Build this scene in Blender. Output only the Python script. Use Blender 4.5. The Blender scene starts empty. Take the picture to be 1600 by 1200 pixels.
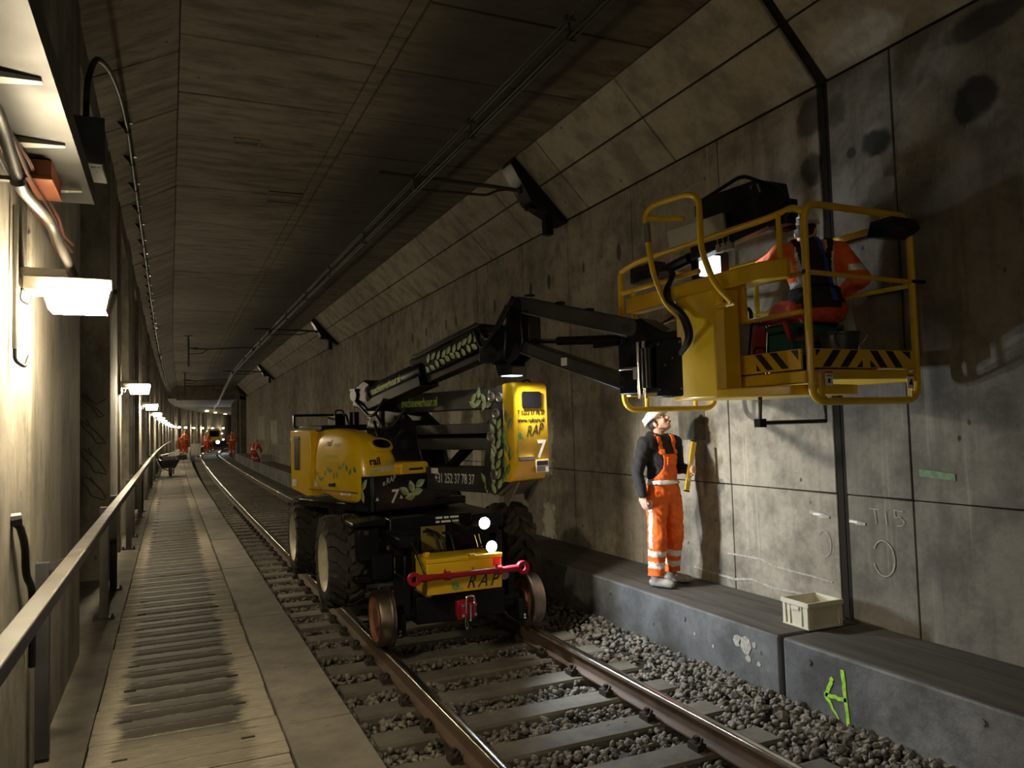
import bpy, bmesh, math, random
import numpy as np
from mathutils import Vector, Matrix, Euler, noise
random.seed(11)
SC = bpy.context.scene
COL = SC.collection
PI = math.pi

# ------------------------------------------------------------------ camera, world, exposure
cd = bpy.data.cameras.new('camera')
cam = bpy.data.objects.new('camera', cd)
COL.objects.link(cam)
cd.sensor_width = 36.0
cd.lens = 27.0
cd.clip_end = 400
cam.matrix_world = Matrix(((0.91323331, 0.00410051, -0.40741638, 0.0),
                           (-0.4064818, -0.05926277, -0.91173487, 0.0),
                           (-0.0278832, 0.998234, -0.05245395, 2.02),
                           (0, 0, 0, 1)))
SC.camera = cam
W = bpy.data.worlds.new('tunnel_air')
SC.world = W
W.use_nodes = True
W.node_tree.nodes['Background'].inputs[0].default_value = (1.0, 0.86, 0.66, 1)
W.node_tree.nodes['Background'].inputs[1].default_value = 0.012
SC.view_settings.view_transform = 'Standard'
SC.view_settings.look = 'None'
SC.view_settings.gamma = 1.0
SC.view_settings.use_curve_mapping = False
SC.view_settings.exposure = 0.45
WARM = (1.0, 0.83, 0.55)
COOL = (0.82, 0.92, 1.0)
LAMP_E = 290.0        # wall lamps, emission of the diffuser
BOOM_W = 180.0        # work lamp under the boom head
BASKET_W = 7.0      # work lamp in the basket
HEAD_W = 75.0        # two LED lamps on the chassis


def lamp_light(name, kind, loc, energy, col, parent=None, aim=None, size=.1, spot=1.2, blend=.4):
    l = bpy.data.lights.new(name, kind)
    l.energy = energy
    l.color = col
    if kind == 'SPOT':
        l.spot_size = spot; l.spot_blend = blend; l.shadow_soft_size = size
    elif kind == 'POINT':
        l.shadow_soft_size = size
    elif kind == 'AREA':
        l.size = size
    o = bpy.data.objects.new(name, l)
    COL.objects.link(o)
    if parent is not None:
        o.parent = parent
    o.location = loc
    if aim is not None:
        o.rotation_euler = Vector(aim).to_track_quat('-Z', 'Y').to_euler()
    return o


def xoff(y):
    r = 0.0
    if y > 20: r += (y - 20) ** 2 / 4200.0
    if y > 72: r += (y - 72) ** 2 / 520.0
    return r

# ------------------------------------------------------------------ mesh helpers
class MB:
    def __init__(s, M=None):
        s.v = []; s.f = []; s.mi = []; s.sm = []; s.cur = 0
        s.M = M if M is not None else Matrix()

    def add(s, vs, fs, smooth=False):
        b = len(s.v)
        M = s.M
        s.v += [tuple(M @ Vector(p)) for p in vs]
        for f in fs:
            s.f.append(tuple(i + b for i in f)); s.mi.append(s.cur); s.sm.append(smooth)
        return s

    def hexa(s, p):
        return s.add(p, [(0, 3, 2, 1), (4, 5, 6, 7), (0, 1, 5, 4), (1, 2, 6, 5), (2, 3, 7, 6), (3, 0, 4, 7)])

    def box(s, x0, x1, y0, y1, z0, z1):
        return s.hexa([(x0, y0, z0), (x1, y0, z0), (x1, y1, z0), (x0, y1, z0), (x0, y0, z1), (x1, y0, z1), (x1, y1, z1), (x0, y1, z1)])

    def obox(s, c, size, R=None):
        R = R if R is not None else Matrix.Identity(3)
        c = Vector(c); h = Vector(size) / 2
        ps = []
        for sz in (-1, 1):
            for sx, sy in ((-1, -1), (1, -1), (1, 1), (-1, 1)):
                ps.append(c + R @ Vector((sx * h.x, sy * h.y, sz * h.z)))
        return s.hexa(ps)

    def beam(s, p0, p1, w, h, up=(0, 0, 1)):
        p0 = Vector(p0); p1 = Vector(p1)
        d = (p1 - p0).normalized(); up = Vector(up)
        r = d.cross(up).normalized(); u = r.cross(d)
        a = r * w / 2; b = u * h / 2
        return s.hexa([p0 - a - b, p0 + a - b, p1 + a - b, p1 - a - b, p0 - a + b, p0 + a + b, p1 + a + b, p1 - a + b])

    def prism(s, poly, axis, a, b):
        n = len(poly)
        def P(q, t):
            if axis == 'x': return (t, q[0], q[1])
            if axis == 'y': return (q[0], t, q[1])
            return (q[0], q[1], t)
        vs = [P(q, a) for q in poly] + [P(q, b) for q in poly]
        fs = [tuple(range(n)), tuple(range(2 * n - 1, n - 1, -1))]
        fs += [(i, (i + 1) % n, n + (i + 1) % n, n + i) for i in range(n)]
        return s.add(vs, fs)

    def tube(s, pts, r, n=8, closed=False, sq=None):
        pts = [Vector(p) for p in pts]
        m = len(pts)
        rr = r if isinstance(r, (list, tuple)) else [r] * m
        T = []
        for i in range(m):
            a = pts[i - 1] if (i or closed) else pts[i]
            c = pts[(i + 1) % m] if (i < m - 1 or closed) else pts[i]
            T.append((c - a).normalized())
        up = Vector((0, 0, 1)) if abs(T[0].z) < .9 else Vector((0, 1, 0))
        N = (up - T[0] * up.dot(T[0])).normalized()
        vs = []
        for i in range(m):
            N = (N - T[i] * N.dot(T[i])).normalized()
            Bv = T[i].cross(N)
            for k in range(n):
                a = 2 * PI * (k + .5) / n
                ca, sa = math.cos(a), math.sin(a)
                if sq: q = N * (ca * rr[i] * sq[0]) + Bv * (sa * rr[i] * sq[1])
                else: q = N * (ca * rr[i]) + Bv * (sa * rr[i])
                vs.append(pts[i] + q)
        fs = []
        for i in range(m if closed else m - 1):
            j = (i + 1) % m
            for k in range(n):
                l = (k + 1) % n
                fs.append((i * n + k, i * n + l, j * n + l, j * n + k))
        s.add(vs, fs, n > 4)
        if not closed:
            s.add(vs[:n], [tuple(range(n - 1, -1, -1))])
            s.add(vs[-n:], [tuple(range(n))])
        return s

    def cyl(s, p0, p1, r0, r1=None, n=16):
        return s.tube([p0, p1], [r0, r0 if r1 is None else r1], n)

    def lathe(s, prof, o, ax, n=24, closed=False):
        """prof: list of (radius, height along ax)"""
        o = Vector(o); ax = Vector(ax).normalized()
        up = Vector((0, 0, 1)) if abs(ax.z) < .9 else Vector((1, 0, 0))
        a = (up - ax * up.dot(ax)).normalized(); b = ax.cross(a)
        m = len(prof); vs = []
        for r, h in prof:
            for k in range(n):
                t = 2 * PI * k / n
                vs.append(o + ax * h + (a * math.cos(t) + b * math.sin(t)) * r)
        fs = []
        for i in range(m if closed else m - 1):
            j = (i + 1) % m
            for k in range(n):
                l = (k + 1) % n
                fs.append((i * n + k, i * n + l, j * n + l, j * n + k))
        if not closed:
            fs.append(tuple(range(n))); fs.append(tuple((m - 1) * n + k for k in range(n)))
        return s.add(vs, fs, True)

    def ell(s, c, rad, R=None, n=14, m=9, zmin=-1.0):
        R = R if R is not None else Matrix.Identity(3)
        c = Vector(c); vs = []; fs = []
        th0 = math.acos(max(-1, min(1, zmin)))
        for i in range(m + 1):
            th = th0 * i / m
            for k in range(n):
                a = 2 * PI * k / n
                vs.append(c + R @ Vector((rad[0] * math.sin(th) * math.cos(a), rad[1] * math.sin(th) * math.sin(a), rad[2] * math.cos(th))))
        for i in range(m):
            for k in range(n):
                l = (k + 1) % n
                fs.append((i * n + k, (i + 1) * n + k, (i + 1) * n + l, i * n + l))
        fs.append(tuple(m * n + k for k in range(n)))
        return s.add(vs, fs, True)

    def caps(s, p0, p1, r0, r1, n=12):
        """tapered capsule"""
        p0 = Vector(p0); p1 = Vector(p1)
        d = (p1 - p0)
        L = d.length
        d = d / L if L > 1e-6 else Vector((0, 0, 1))
        prof = []
        for i in range(5):
            a = PI / 2 * i / 4
            prof.append((max(r0 * math.sin(a), 1e-4), -r0 * math.cos(a)))
        for i in range(5):
            a = PI / 2 * i / 4
            prof.append((max(r1 * math.cos(a), 1e-4), L + r1 * math.sin(a)))
        return s.lathe(prof, p0, d, n)

    def chain(s, pts, rs, n=12):
        for i in range(len(pts) - 1):
            s.caps(pts[i], pts[i + 1], rs[i], rs[i + 1], n)
        return s

    def ribbon(s, pts, w, nrm, t=.003):
        nrm = Vector(nrm).normalized()
        pts = [Vector(p) for p in pts]
        vs = []
        for i, p in enumerate(pts):
            d = (pts[min(i + 1, len(pts) - 1)] - pts[max(i - 1, 0)]).normalized()
            q = d.cross(nrm).normalized()
            ww = w[i] if isinstance(w, (list, tuple)) else w
            vs += [p - q * ww / 2, p + q * ww / 2, p + q * ww / 2 + nrm * t, p - q * ww / 2 + nrm * t]
        fs = [(0, 1, 2, 3)]
        for i in range(len(pts) - 1):
            b = 4 * i
            for k in range(4):
                fs.append((b + k, b + (k + 1) % 4, b + 4 + (k + 1) % 4, b + 4 + k))
        b = 4 * (len(pts) - 1)
        fs.append((b + 3, b + 2, b + 1, b))
        return s.add(vs, fs)

    def leaf(s, c, L, w, ang, ex, ey, nrm, t=.003):
        """flat printed leaf shape in the plane (ex, ey)"""
        c = Vector(c); ex = Vector(ex); ey = Vector(ey); nrm = Vector(nrm)
        ca, sa = math.cos(ang), math.sin(ang)
        pts = []
        for u, v in ((0, 0), (.2, .34), (.45, .5), (.72, .36), (1, 0), (.72, -.36), (.45, -.5), (.2, -.34)):
            x = (u - .5) * L; y = v * w
            pts.append(c + ex * (x * ca - y * sa) + ey * (x * sa + y * ca))
        s.lk = getattr(s, 'lk', 0) + 1
        t = t + .0004 * (s.lk % 7)
        q = [p + nrm * t for p in pts]
        b = s.cur
        s.add([q[0], q[1], q[2], q[3], q[4]], [(0, 1, 2, 3, 4)])
        s.cur = b + 1
        s.add([q[0], q[4], q[5], q[6], q[7]], [(0, 1, 2, 3, 4)])
        s.cur = b
        return s

    def mesh(s, name, mats, sharp=35, recalc=True):
        me = bpy.data.meshes.new(name)
        me.from_pydata(s.v, [], s.f)
        me.polygons.foreach_set('material_index', s.mi)
        me.polygons.foreach_set('use_smooth', [True] * len(s.f))
        for m in (mats if isinstance(mats, (list, tuple)) else [mats]):
            me.materials.append(m)
        if recalc:
            bm = bmesh.new(); bm.from_mesh(me)
            bmesh.ops.remove_doubles(bm, verts=bm.verts, dist=1e-5)
            bmesh.ops.recalc_face_normals(bm, faces=bm.faces)
            bm.to_mesh(me); bm.free()
        me.set_sharp_from_angle(angle=math.radians(sharp))
        me.update()
        return me

    def build(s, name, mats, parent=None, loc=None, bevel=0, seg=2, sharp=35, warp=False):
        if warp:
            s.v = [(x + xoff(y), y, z) for x, y, z in s.v]
        o = bpy.data.objects.new(name, s.mesh(name, mats, sharp))
        COL.objects.link(o)
        if parent is not None: o.parent = parent
        if loc is not None: o.location = loc
        if bevel:
            m = o.modifiers.new('bevel', 'BEVEL')
            m.width = bevel; m.segments = seg; m.limit_method = 'ANGLE'; m.angle_limit = math.radians(40)
            m.harden_normals = False
        return o


def tag(o, label, cat, group=None, kind=None):
    if label: o['label'] = label
    if cat: o['category'] = cat
    if group: o['group'] = group
    if kind: o['kind'] = kind
    return o


def empty(name, loc=(0, 0, 0), rz=0.0, parent=None):
    o = bpy.data.objects.new(name, None)
    o.empty_display_size = .1
    COL.objects.link(o)
    o.location = loc
    o.rotation_euler = (0, 0, rz)
    if parent is not None: o.parent = parent
    return o


def structure(o):
    o['kind'] = 'structure'
    return o


def inst(name, me, parent=None, loc=(0, 0, 0), rot=None, scale=None):
    o = bpy.data.objects.new(name, me)
    COL.objects.link(o)
    if parent is not None: o.parent = parent
    o.location = loc
    if rot: o.rotation_euler = rot
    if scale: o.scale = scale
    return o


def copy_tree(o, parent=None):
    c = o.copy()
    COL.objects.link(c)
    if parent is not None: c.parent = parent
    for ch in list(o.children):
        copy_tree(ch, c)
    return c


def fillet(pts, r, n=5):
    """round the corners of a polyline"""
    pts = [Vector(p) for p in pts]
    out = [pts[0]]
    for i in range(1, len(pts) - 1):
        a, b, c = pts[i - 1], pts[i], pts[i + 1]
        d1 = (a - b); d2 = (c - b)
        rr = min(r, d1.length * .48, d2.length * .48)
        p, q = b + d1.normalized() * rr, b + d2.normalized() * rr
        for k in range(n + 1):
            t = k / n
            out.append(p * (1 - t) ** 2 + b * 2 * t * (1 - t) + q * t * t)
    out.append(pts[-1])
    return out


def loop_fillet(pts, r, n=5):
    pts = [Vector(p) for p in pts]
    m = len(pts); out = []
    for i in range(m):
        a, b, c = pts[i - 1], pts[i], pts[(i + 1) % m]
        d1 = (a - b); d2 = (c - b)
        p, q = b + d1.normalized() * r, b + d2.normalized() * r
        for k in range(n + 1):
            t = k / n
            out.append(p * (1 - t) ** 2 + b * 2 * t * (1 - t) + q * t * t)
    return out


def text(body, size, o, ex, ey, m, parent, name='lettering', shear=0.0, sx=1.0, align='LEFT', space=1.0, bold=0.0):
    c = bpy.data.curves.new('t', 'FONT')
    c.body = body; c.size = size; c.shear = shear; c.align_x = align; c.extrude = .0008; c.space_character = space
    c.offset = bold
    c.resolution_u = 3
    t = bpy.data.objects.new('t', c)
    COL.objects.link(t)
    dg = bpy.context.evaluated_depsgraph_get()
    me = bpy.data.meshes.new_from_object(t.evaluated_get(dg))
    bpy.data.objects.remove(t)
    ex = Vector(ex).normalized(); ey = Vector(ey); ey = (ey - ex * ey.dot(ex)).normalized(); ez = ex.cross(ey)
    M = Matrix(((ex.x * sx, ey.x, ez.x, o[0]), (ex.y * sx, ey.y, ez.y, o[1]), (ex.z * sx, ey.z, ez.z, o[2]), (0, 0, 0, 1)))
    me.transform(M)
    me.materials.clear(); me.materials.append(m)
    me.name = name
    ob = bpy.data.objects.new(name, me)
    COL.objects.link(ob)
    if parent is not None: ob.parent = parent
    return ob


def drape(o, target, d, lift=.003):
    """lay flat print onto a curved panel along direction d (both in the same parent space)"""
    dg = bpy.context.evaluated_depsgraph_get()
    ev = target.evaluated_get(dg)
    d = Vector(d).normalized()
    for v in o.data.vertices:
        hit, p, n, _ = ev.ray_cast(v.co - d * .6, d)
        if hit: v.co = p - d * lift
    o.data.update()


def union(mb, voxel, smooth=4, name='union', mats=None, disp=None):
    """one continuous skin over overlapping closed shapes"""
    me = mb.mesh(name, mats or [], recalc=False)
    o = bpy.data.objects.new('u', me)
    COL.objects.link(o)
    r = o.modifiers.new('r', 'REMESH'); r.mode = 'VOXEL'; r.voxel_size = voxel; r.use_smooth_shade = True
    sm = o.modifiers.new('s', 'SMOOTH'); sm.iterations = smooth; sm.factor = .5
    dg = bpy.context.evaluated_depsgraph_get()
    out = bpy.data.meshes.new_from_object(o.evaluated_get(dg))
    bpy.data.objects.remove(o)
    out.name = name
    if disp:
        n = len(out.vertices)
        nr = [v.normal.copy() for v in out.vertices]
        for v, q in zip(out.vertices, nr):
            v.co += q * disp(v.co)
    out.materials.clear()
    for m in (mats or []): out.materials.append(m)
    out.polygons.foreach_set('use_smooth', [True] * len(out.polygons))
    out.update()
    return out


def paint(me, fn):
    for p in me.polygons:
        p.material_index = fn(p.center, p.normal)

# ------------------------------------------------------------------ node helpers
class NG:
    def __init__(s, name):
        s.mat = bpy.data.materials.new(name)
        s.mat.use_nodes = True
        s.t = s.mat.node_tree
        s.b = s.t.nodes['Principled BSDF']

    def n(s, kind, **kw):
        x = s.t.nodes.new(kind)
        for k, v in kw.items(): setattr(x, k, v)
        return x

    def put(s, sock, v):
        if isinstance(v, bpy.types.NodeSocket): s.t.links.new(v, sock)
        elif isinstance(v, (tuple, list)) and len(v) == 3 and sock.type == 'RGBA': sock.default_value = (*v, 1)
        else: sock.default_value = v

    def pos(s):
        return s.n('ShaderNodeNewGeometry').outputs['Position']

    def obj(s):
        return s.n('ShaderNodeTexCoord').outputs['Object']

    def sep(s, v):
        x = s.n('ShaderNodeSeparateXYZ'); s.put(x.inputs[0], v)
        return x.outputs

    def comb(s, a, b, c):
        x = s.n('ShaderNodeCombineXYZ')
        for i, q in enumerate((a, b, c)): s.put(x.inputs[i], q)
        return x.outputs[0]

    def m(s, op, a, b=0.0, clamp=False):
        x = s.n('ShaderNodeMath', operation=op, use_clamp=clamp)
        s.put(x.inputs[0], a); s.put(x.inputs[1], b)
        return x.outputs[0]

    def vscale(s, v, sc):
        x = s.n('ShaderNodeVectorMath', operation='MULTIPLY')
        s.put(x.inputs[0], v); s.put(x.inputs[1], sc)
        return x.outputs[0]

    def noise(s, v, scale, detail=3, rough=.55, dist=0.0):
        x = s.n('ShaderNodeTexNoise')
        s.put(x.inputs['Vector'], v); x.inputs['Scale'].default_value = scale
        x.inputs['Detail'].default_value = detail; x.inputs['Roughness'].default_value = rough
        x.inputs['Distortion'].default_value = dist
        return x.outputs[0]

    def ramp(s, v, a, b, lo=0.0, hi=1.0):
        x = s.n('ShaderNodeMapRange', interpolation_type='SMOOTHSTEP')
        s.put(x.inputs[0], v)
        for i, q in ((1, a), (2, b), (3, lo), (4, hi)): x.inputs[i].default_value = q
        return x.outputs[0]

    def mix(s, f, a, b, mode='MIX'):
        x = s.n('ShaderNodeMix', data_type='RGBA', blend_type=mode)
        s.put(x.inputs[0], f); s.put(x.inputs[6], a); s.put(x.inputs[7], b)
        return x.outputs[2]

    def bump(s, h, strength=.3, dist=.01):
        x = s.n('ShaderNodeBump')
        x.inputs['Strength'].default_value = strength; x.inputs['Distance'].default_value = dist
        s.put(x.inputs['Height'], h)
        s.put(s.b.inputs['Normal'], x.outputs[0])

    def base(s, c, rough=.6, metal=0.0):
        s.put(s.b.inputs['Base Color'], c); s.put(s.b.inputs['Roughness'], rough)
        s.b.inputs['Metallic'].default_value = metal
        return s.mat


def paintmat(name, col, rough=.4, metal=0.0, var=.18, scale=9, dirt=None, bump=0.0, coat=0.0, spec=.5):
    g = NG(name)
    g.b.inputs['Specular IOR Level'].default_value = spec
    p = g.obj()
    n1 = g.noise(p, scale, 4)
    dark = tuple(c * (1 - var) for c in col); lite = tuple(min(1, c * (1 + var * .6)) for c in col)
    c = g.mix(g.ramp(n1, .3, .7), dark, lite)
    if dirt:
        n2 = g.noise(p, scale * .45, 6, .7)
        c = g.mix(g.ramp(n2, .55, .75, 0, .6), c, dirt)
    if bump: g.bump(g.noise(p, scale * 8, 3), bump, .004)
    if coat: g.b.inputs['Coat Weight'].default_value = coat; g.b.inputs['Coat Roughness'].default_value = .12
    r = g.ramp(n1, .2, .8, rough * .8, min(1, rough * 1.2))
    return g.base(c, r, metal)


def emit(name, col, strength):
    g = NG(name)
    g.b.inputs['Base Color'].default_value = (*col, 1)
    g.b.inputs['Emission Color'].default_value = (*col, 1)
    g.b.inputs['Emission Strength'].default_value = strength
    return g.mat

# ------------------------------------------------------------------ materials
def concrete(name, c1, c2, dark, grain=(1, 1, 1), pore=.5, streak=0.0, masks=(), rough=.85, whites=(), bump=.5, dark_band=None):
    """cast concrete; masks: dark damp spots (y, z, ry, rz, amount); whites: whitewashed patches (y0, y1, z0, z1, amount)"""
    g = NG(name)
    p = g.pos()
    big = g.noise(p, .55, 4, .6)
    mid = g.noise(g.vscale(p, grain), 2.6, 5, .65)
    c = g.mix(g.ramp(big, .35, .65), c1, c2)
    c = g.mix(g.ramp(mid, .38, .70, 0, .85), c, dark)
    fine = g.noise(g.vscale(p, grain), 14, 4, .7)
    c = g.mix(g.ramp(fine, .4, .8, 0, .4), c, dark)
    if streak:
        st = g.noise(g.vscale(p, (3.0, 3.0, .22)), 1.6, 5, .7)
        c = g.mix(g.ramp(st, .52, .72, 0, streak), c, dark)
        st2 = g.noise(g.vscale(p, (4.0, 4.0, .12)), 2.1, 4, .6)
        c = g.mix(g.ramp(st2, .62, .75, 0, streak * .5), c, tuple(min(1, q * 1.7) for q in c2))
    v = g.n('ShaderNodeTexVoronoi'); v.inputs['Scale'].default_value = 5.5
    g.put(v.inputs['Vector'], g.vscale(p, (1, 1, .75)))
    pn = g.noise(p, 3.5, 2)
    po = g.m('MULTIPLY', g.ramp(v.outputs['Distance'], .05, .11, 1, 0), g.ramp(pn, .5, .62))
    c = g.mix(g.m('MULTIPLY', po, pore), c, tuple(q * .3 for q in dark))
    if dark_band:
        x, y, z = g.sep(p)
        e = g.m('ABSOLUTE', g.m('SUBTRACT', x, dark_band[0]))
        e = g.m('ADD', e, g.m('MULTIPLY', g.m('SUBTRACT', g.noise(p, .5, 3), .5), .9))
        c = g.mix(g.ramp(e, dark_band[1] * .2, dark_band[1], dark_band[2], 0), c, (.035, .032, .028))
    if masks or whites:
        x, y, z = g.sep(p)
        dn = g.noise(p, 3.0, 4, .6)
        dn2 = g.noise(p, 9.0, 4, .7)
        for (my, mz, ry, rz, am) in masks:
            a = g.m('DIVIDE', g.m('SUBTRACT', y, my), ry); b = g.m('DIVIDE', g.m('SUBTRACT', z, mz), rz)
            d = g.m('ADD', g.m('MULTIPLY', a, a), g.m('MULTIPLY', b, b))
            d = g.m('ADD', d, g.m('MULTIPLY', g.m('SUBTRACT', dn, .5), 1.8))
            d = g.m('ADD', d, g.m('MULTIPLY', g.m('SUBTRACT', dn2, .5), .8))
            c = g.mix(g.ramp(d, .35, 1.05, am, 0), c, tuple(q * .16 for q in dark))
        for (y0, y1, z0, z1, am) in whites:
            dd = g.m('ADD', g.m('MULTIPLY', g.m('SUBTRACT', dn2, .5), .5), g.m('MULTIPLY', g.m('SUBTRACT', dn, .5), .25))
            a = g.m('SUBTRACT', g.m('ABSOLUTE', g.m('SUBTRACT', y, (y0 + y1) / 2)), (y1 - y0) / 2)
            b = g.m('SUBTRACT', g.m('ABSOLUTE', g.m('SUBTRACT', z, (z0 + z1) / 2)), (z1 - z0) / 2)
            d = g.m('ADD', g.m('MAXIMUM', a, b), dd)
            k = g.m('MULTIPLY', g.ramp(d, -.05, .05, am, 0), g.ramp(g.noise(g.vscale(p, (3, 3, .4)), 5, 4, .7), .3, .5, .6, 1))
            c = g.mix(k, c, (.86, .83, .72))
    h = g.m('ADD', g.m('MULTIPLY', mid, .6), g.m('MULTIPLY', fine, .5))
    h = g.m('SUBTRACT', h, g.m('MULTIPLY', po, .8))
    g.bump(h, bump, .02)
    return g.base(c, rough)


ROW = [(8.14, 4.15), (9.05, 4.13), (10.09, 4.12), (10.72, 4.11), (12.17, 4.08), (14.13, 4.08), (14.74, 4.08), (16.07, 4.09), (17.1, 4.08), (18.41, 4.09)]
M_CEIL = concrete('ceiling_concrete', (.165, .142, .10), (.215, .187, .135), (.06, .051, .036), (.6, 2.2, 1), 1.0, dark_band=(3.05, 1.25, .85))  # ceiling darkened in a ragged band along the overhead line
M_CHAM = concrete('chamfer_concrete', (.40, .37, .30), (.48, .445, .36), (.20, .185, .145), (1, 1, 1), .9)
M_WALL = concrete('right_wall_concrete', (.34, .308, .25), (.43, .392, .32), (.135, .12, .095), (1, 1, 1), .9, .55,
                  masks=[(3.47, 4.2, .2, .17, .95), (4.3, 4.19, .16, .12, .9), (4.94, 4.63, .2, .22, .75), (4.97, 4.17, .14, .18, .85),
                         (3.35, 4.72, .35, .12, .75), (4.68, 4.58, .12, .16, .5), (4.53, 4.18, .05, .05, .8)]
                        + [(a, b, .06, .13, .85) for a, b in ROW],
                  whites=[(10.14, 10.52, 1.25, 2.25, .95), (10.14, 10.5, .36, .82, .7), (12.95, 13.42, 1.2, 2.32, .9), (13.95, 14.7, 1.25, 2.4, .8),
                          (15.85, 16.7, 1.9, 2.45, .95), (12.2, 14.6, .3, 1.05, .45), (43, 46, 1.3, 2.6, .7), (50, 54, 1.5, 3.0, .5)])
M_WALLD = concrete('darker_right_wall_concrete', (.20, .182, .15), (.28, .256, .212), (.085, .076, .062), (1, 1, 1), .9, .55,  # darker tone for the wall panels nearer than the expansion joint
                  masks=[(3.47, 4.2, .2, .17, .95), (4.3, 4.19, .16, .12, .9), (4.94, 4.63, .2, .22, .75), (4.97, 4.17, .14, .18, .85),
                         (3.35, 4.72, .35, .12, .75), (4.68, 4.58, .12, .16, .5), (4.53, 4.18, .05, .05, .8)]
                        )
M_LWALL = concrete('left_wall_concrete', (.15, .136, .108), (.22, .20, .158), (.05, .044, .033), (1, 1, .5), .5, .6)
M_LEDGE = concrete('ledge_concrete', (.125, .13, .137), (.25, .255, .265), (.055, .056, .058), (1, 1, 1), 1.0, .25, rough=.75)
M_LEDGETOP = concrete('ledge_top_concrete', (.085, .078, .071), (.135, .121, .108), (.04, .036, .032), (5, .35, 1), .2, rough=.8)
M_WALK = concrete('walkway_concrete', (.115, .105, .088), (.15, .138, .113), (.06, .055, .045), (1, 1, 1), .35, rough=.8)
M_SLEEP = concrete('sleeper_concrete', (.12, .11, .09), (.17, .155, .13), (.07, .062, .05), (1, 1, 1), .5)
M_FLOOR = concrete('ballast_dust', (.04, .035, .03), (.065, .058, .05), (.018, .016, .013), (1, 1, 1), .3, bump=1.0)
M_DARKC = concrete('dark_recess_concrete', (.14, .12, .09), (.19, .165, .125), (.07, .06, .045), (1, 1, .5), .4, .4)
M_JOINT = paintmat('dark_joint_filler', (.022, .019, .015), .9, 0, .3, 6, None, 0, 0, .15)  # near-black filler and backing that shows in the joints

# walkway plank: damp dark middle, pale dusty ends
g = NG('walkway_plank_concrete')
p = g.pos(); x, y, z = g.sep(p)
nb = g.noise(g.vscale(p, (.9, 5.5, 1)), 1.7, 5, .65)
nf = g.noise(g.vscale(p, (2.5, 16, 1)), 4, 4, .65)
ny = g.noise(g.comb(0.0, y, 0.0), 3.3, 3, .6)
edge = g.m('ADD', g.m('ABSOLUTE', g.m('SUBTRACT', x, .06)), g.m('MULTIPLY', g.m('SUBTRACT', nf, .5), .16))
edge = g.m('ADD', edge, g.m('MULTIPLY', g.m('SUBTRACT', ny, .5), .18))
st = g.m('ABSOLUTE', g.m('SUBTRACT', g.m('FRACT', g.m('DIVIDE', g.m('ADD', y, .12), .141)), .5))
st = g.m('ADD', st, g.m('MULTIPLY', g.m('SUBTRACT', nf, .5), .16))
wet = g.m('MULTIPLY', g.ramp(edge, .29, .36, 1, 0), g.ramp(nb, .28, .42, .75, 1))
wet = g.m('MULTIPLY', wet, g.ramp(st, .405, .47, 1, .1))
wet = g.m('MULTIPLY', wet, g.m('MULTIPLY', g.ramp(y, 4.45, 4.75, .45, 1), g.ramp(y, 12, 26, 1, .6)))
c = g.mix(g.ramp(nf, .3, .7), (.15, .135, .108), (.22, .20, .16))
c = g.mix(g.m('MULTIPLY', wet, .97), c, (.02, .0175, .014))
g.bump(g.m('ADD', nf, g.m('MULTIPLY', g.noise(p, 60, 2), .4)), .4, .01)
M_PLANK = g.base(c, g.ramp(wet, 0, 1, .85, .7))
g.b.inputs['Specular IOR Level'].default_value = .25

# ballast
g = NG('ballast_stone')
oi = g.n('ShaderNodeObjectInfo')
p = g.pos()
cell = g.noise(p, 17, 2, .5)
c = g.mix(g.ramp(cell, .3, .7), (.065, .058, .05), (.26, .24, .21))
c = g.mix(g.ramp(g.noise(p, 70, 3), .45, .7, 0, .5), c, (.06, .05, .045))
g.bump(g.noise(p, 90, 3), .4, .005)
M_STONE = g.base(c, .85)

# rails: rust and a polished running band
M_RUST = paintmat('rail_rust', (.10, .062, .04), .7, 0, .35, 6, (.045, .032, .025), .4)
M_CLIP = paintmat('dark_fastening_rust', (.035, .026, .02), .75, 0, .3, 9)
M_POLISH = paintmat('rail_polished_top', (.55, .53, .50), .22, 1.0, .15, 5)
M_YEL = paintmat('machine_yellow_paint', (.82, .52, .012), .32, 0, .08, 3, (.55, .33, .04), 0, .35)
M_OLIVE = paintmat('dark_olive_panel', (.20, .155, .02), .6)  # inner panel toned darker than the machine yellow
M_YELD = paintmat('basket_yellow_paint', (.78, .49, .01), .38, 0, .10, 4, (.45, .28, .03), 0, .2)
M_BLK = paintmat('black_machine_paint', (.006, .007, .009), .32, 0, .3, 6, (.014, .013, .013), 0, 0, .28)
M_GRY = paintmat('anthracite_paint', (.036, .036, .038), .42, 0, .2, 5, (.06, .055, .05), 0, 0, .35)
M_RUB = paintmat('tyre_rubber', (.05, .045, .038), .9, 0, .35, 14, (.20, .16, .115), .3, 0, .2)
M_RIM = paintmat('cream_wheel_rim', (.62, .57, .44), .45, 0, .2, 8, (.30, .26, .19))
M_STEEL = paintmat('worn_wheel_steel', (.30, .24, .20), .42, 1.0, .3, 7, (.16, .09, .055))
M_RUSTW = paintmat('rusty_wheel_disc', (.24, .10, .06), .7, 0, .3, 9, (.10, .055, .04), .3)
M_CHROME = paintmat('chrome_rod', (.75, .75, .75), .12, 1.0, .05, 4)
M_GALV = paintmat('galvanised_steel', (.27, .255, .22), .42, .7, .15, 6)
M_TRAY = paintmat('tray_sheet_steel', (.030, .028, .024), .55, .1, .2, 3, (.02, .018, .015))
M_PIPE = paintmat('conduit_steel', (.075, .07, .058), .5, .3, .15, 6)
M_DGRY = paintmat('dark_grey_tray_paint', (.020, .020, .020), .45, 0, .2, 5, None, 0, 0, .3)
M_RAILP = paintmat('dusty_handrail_paint', (.06, .054, .044), .55, 0, .25, 5, (.09, .08, .065))
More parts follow.
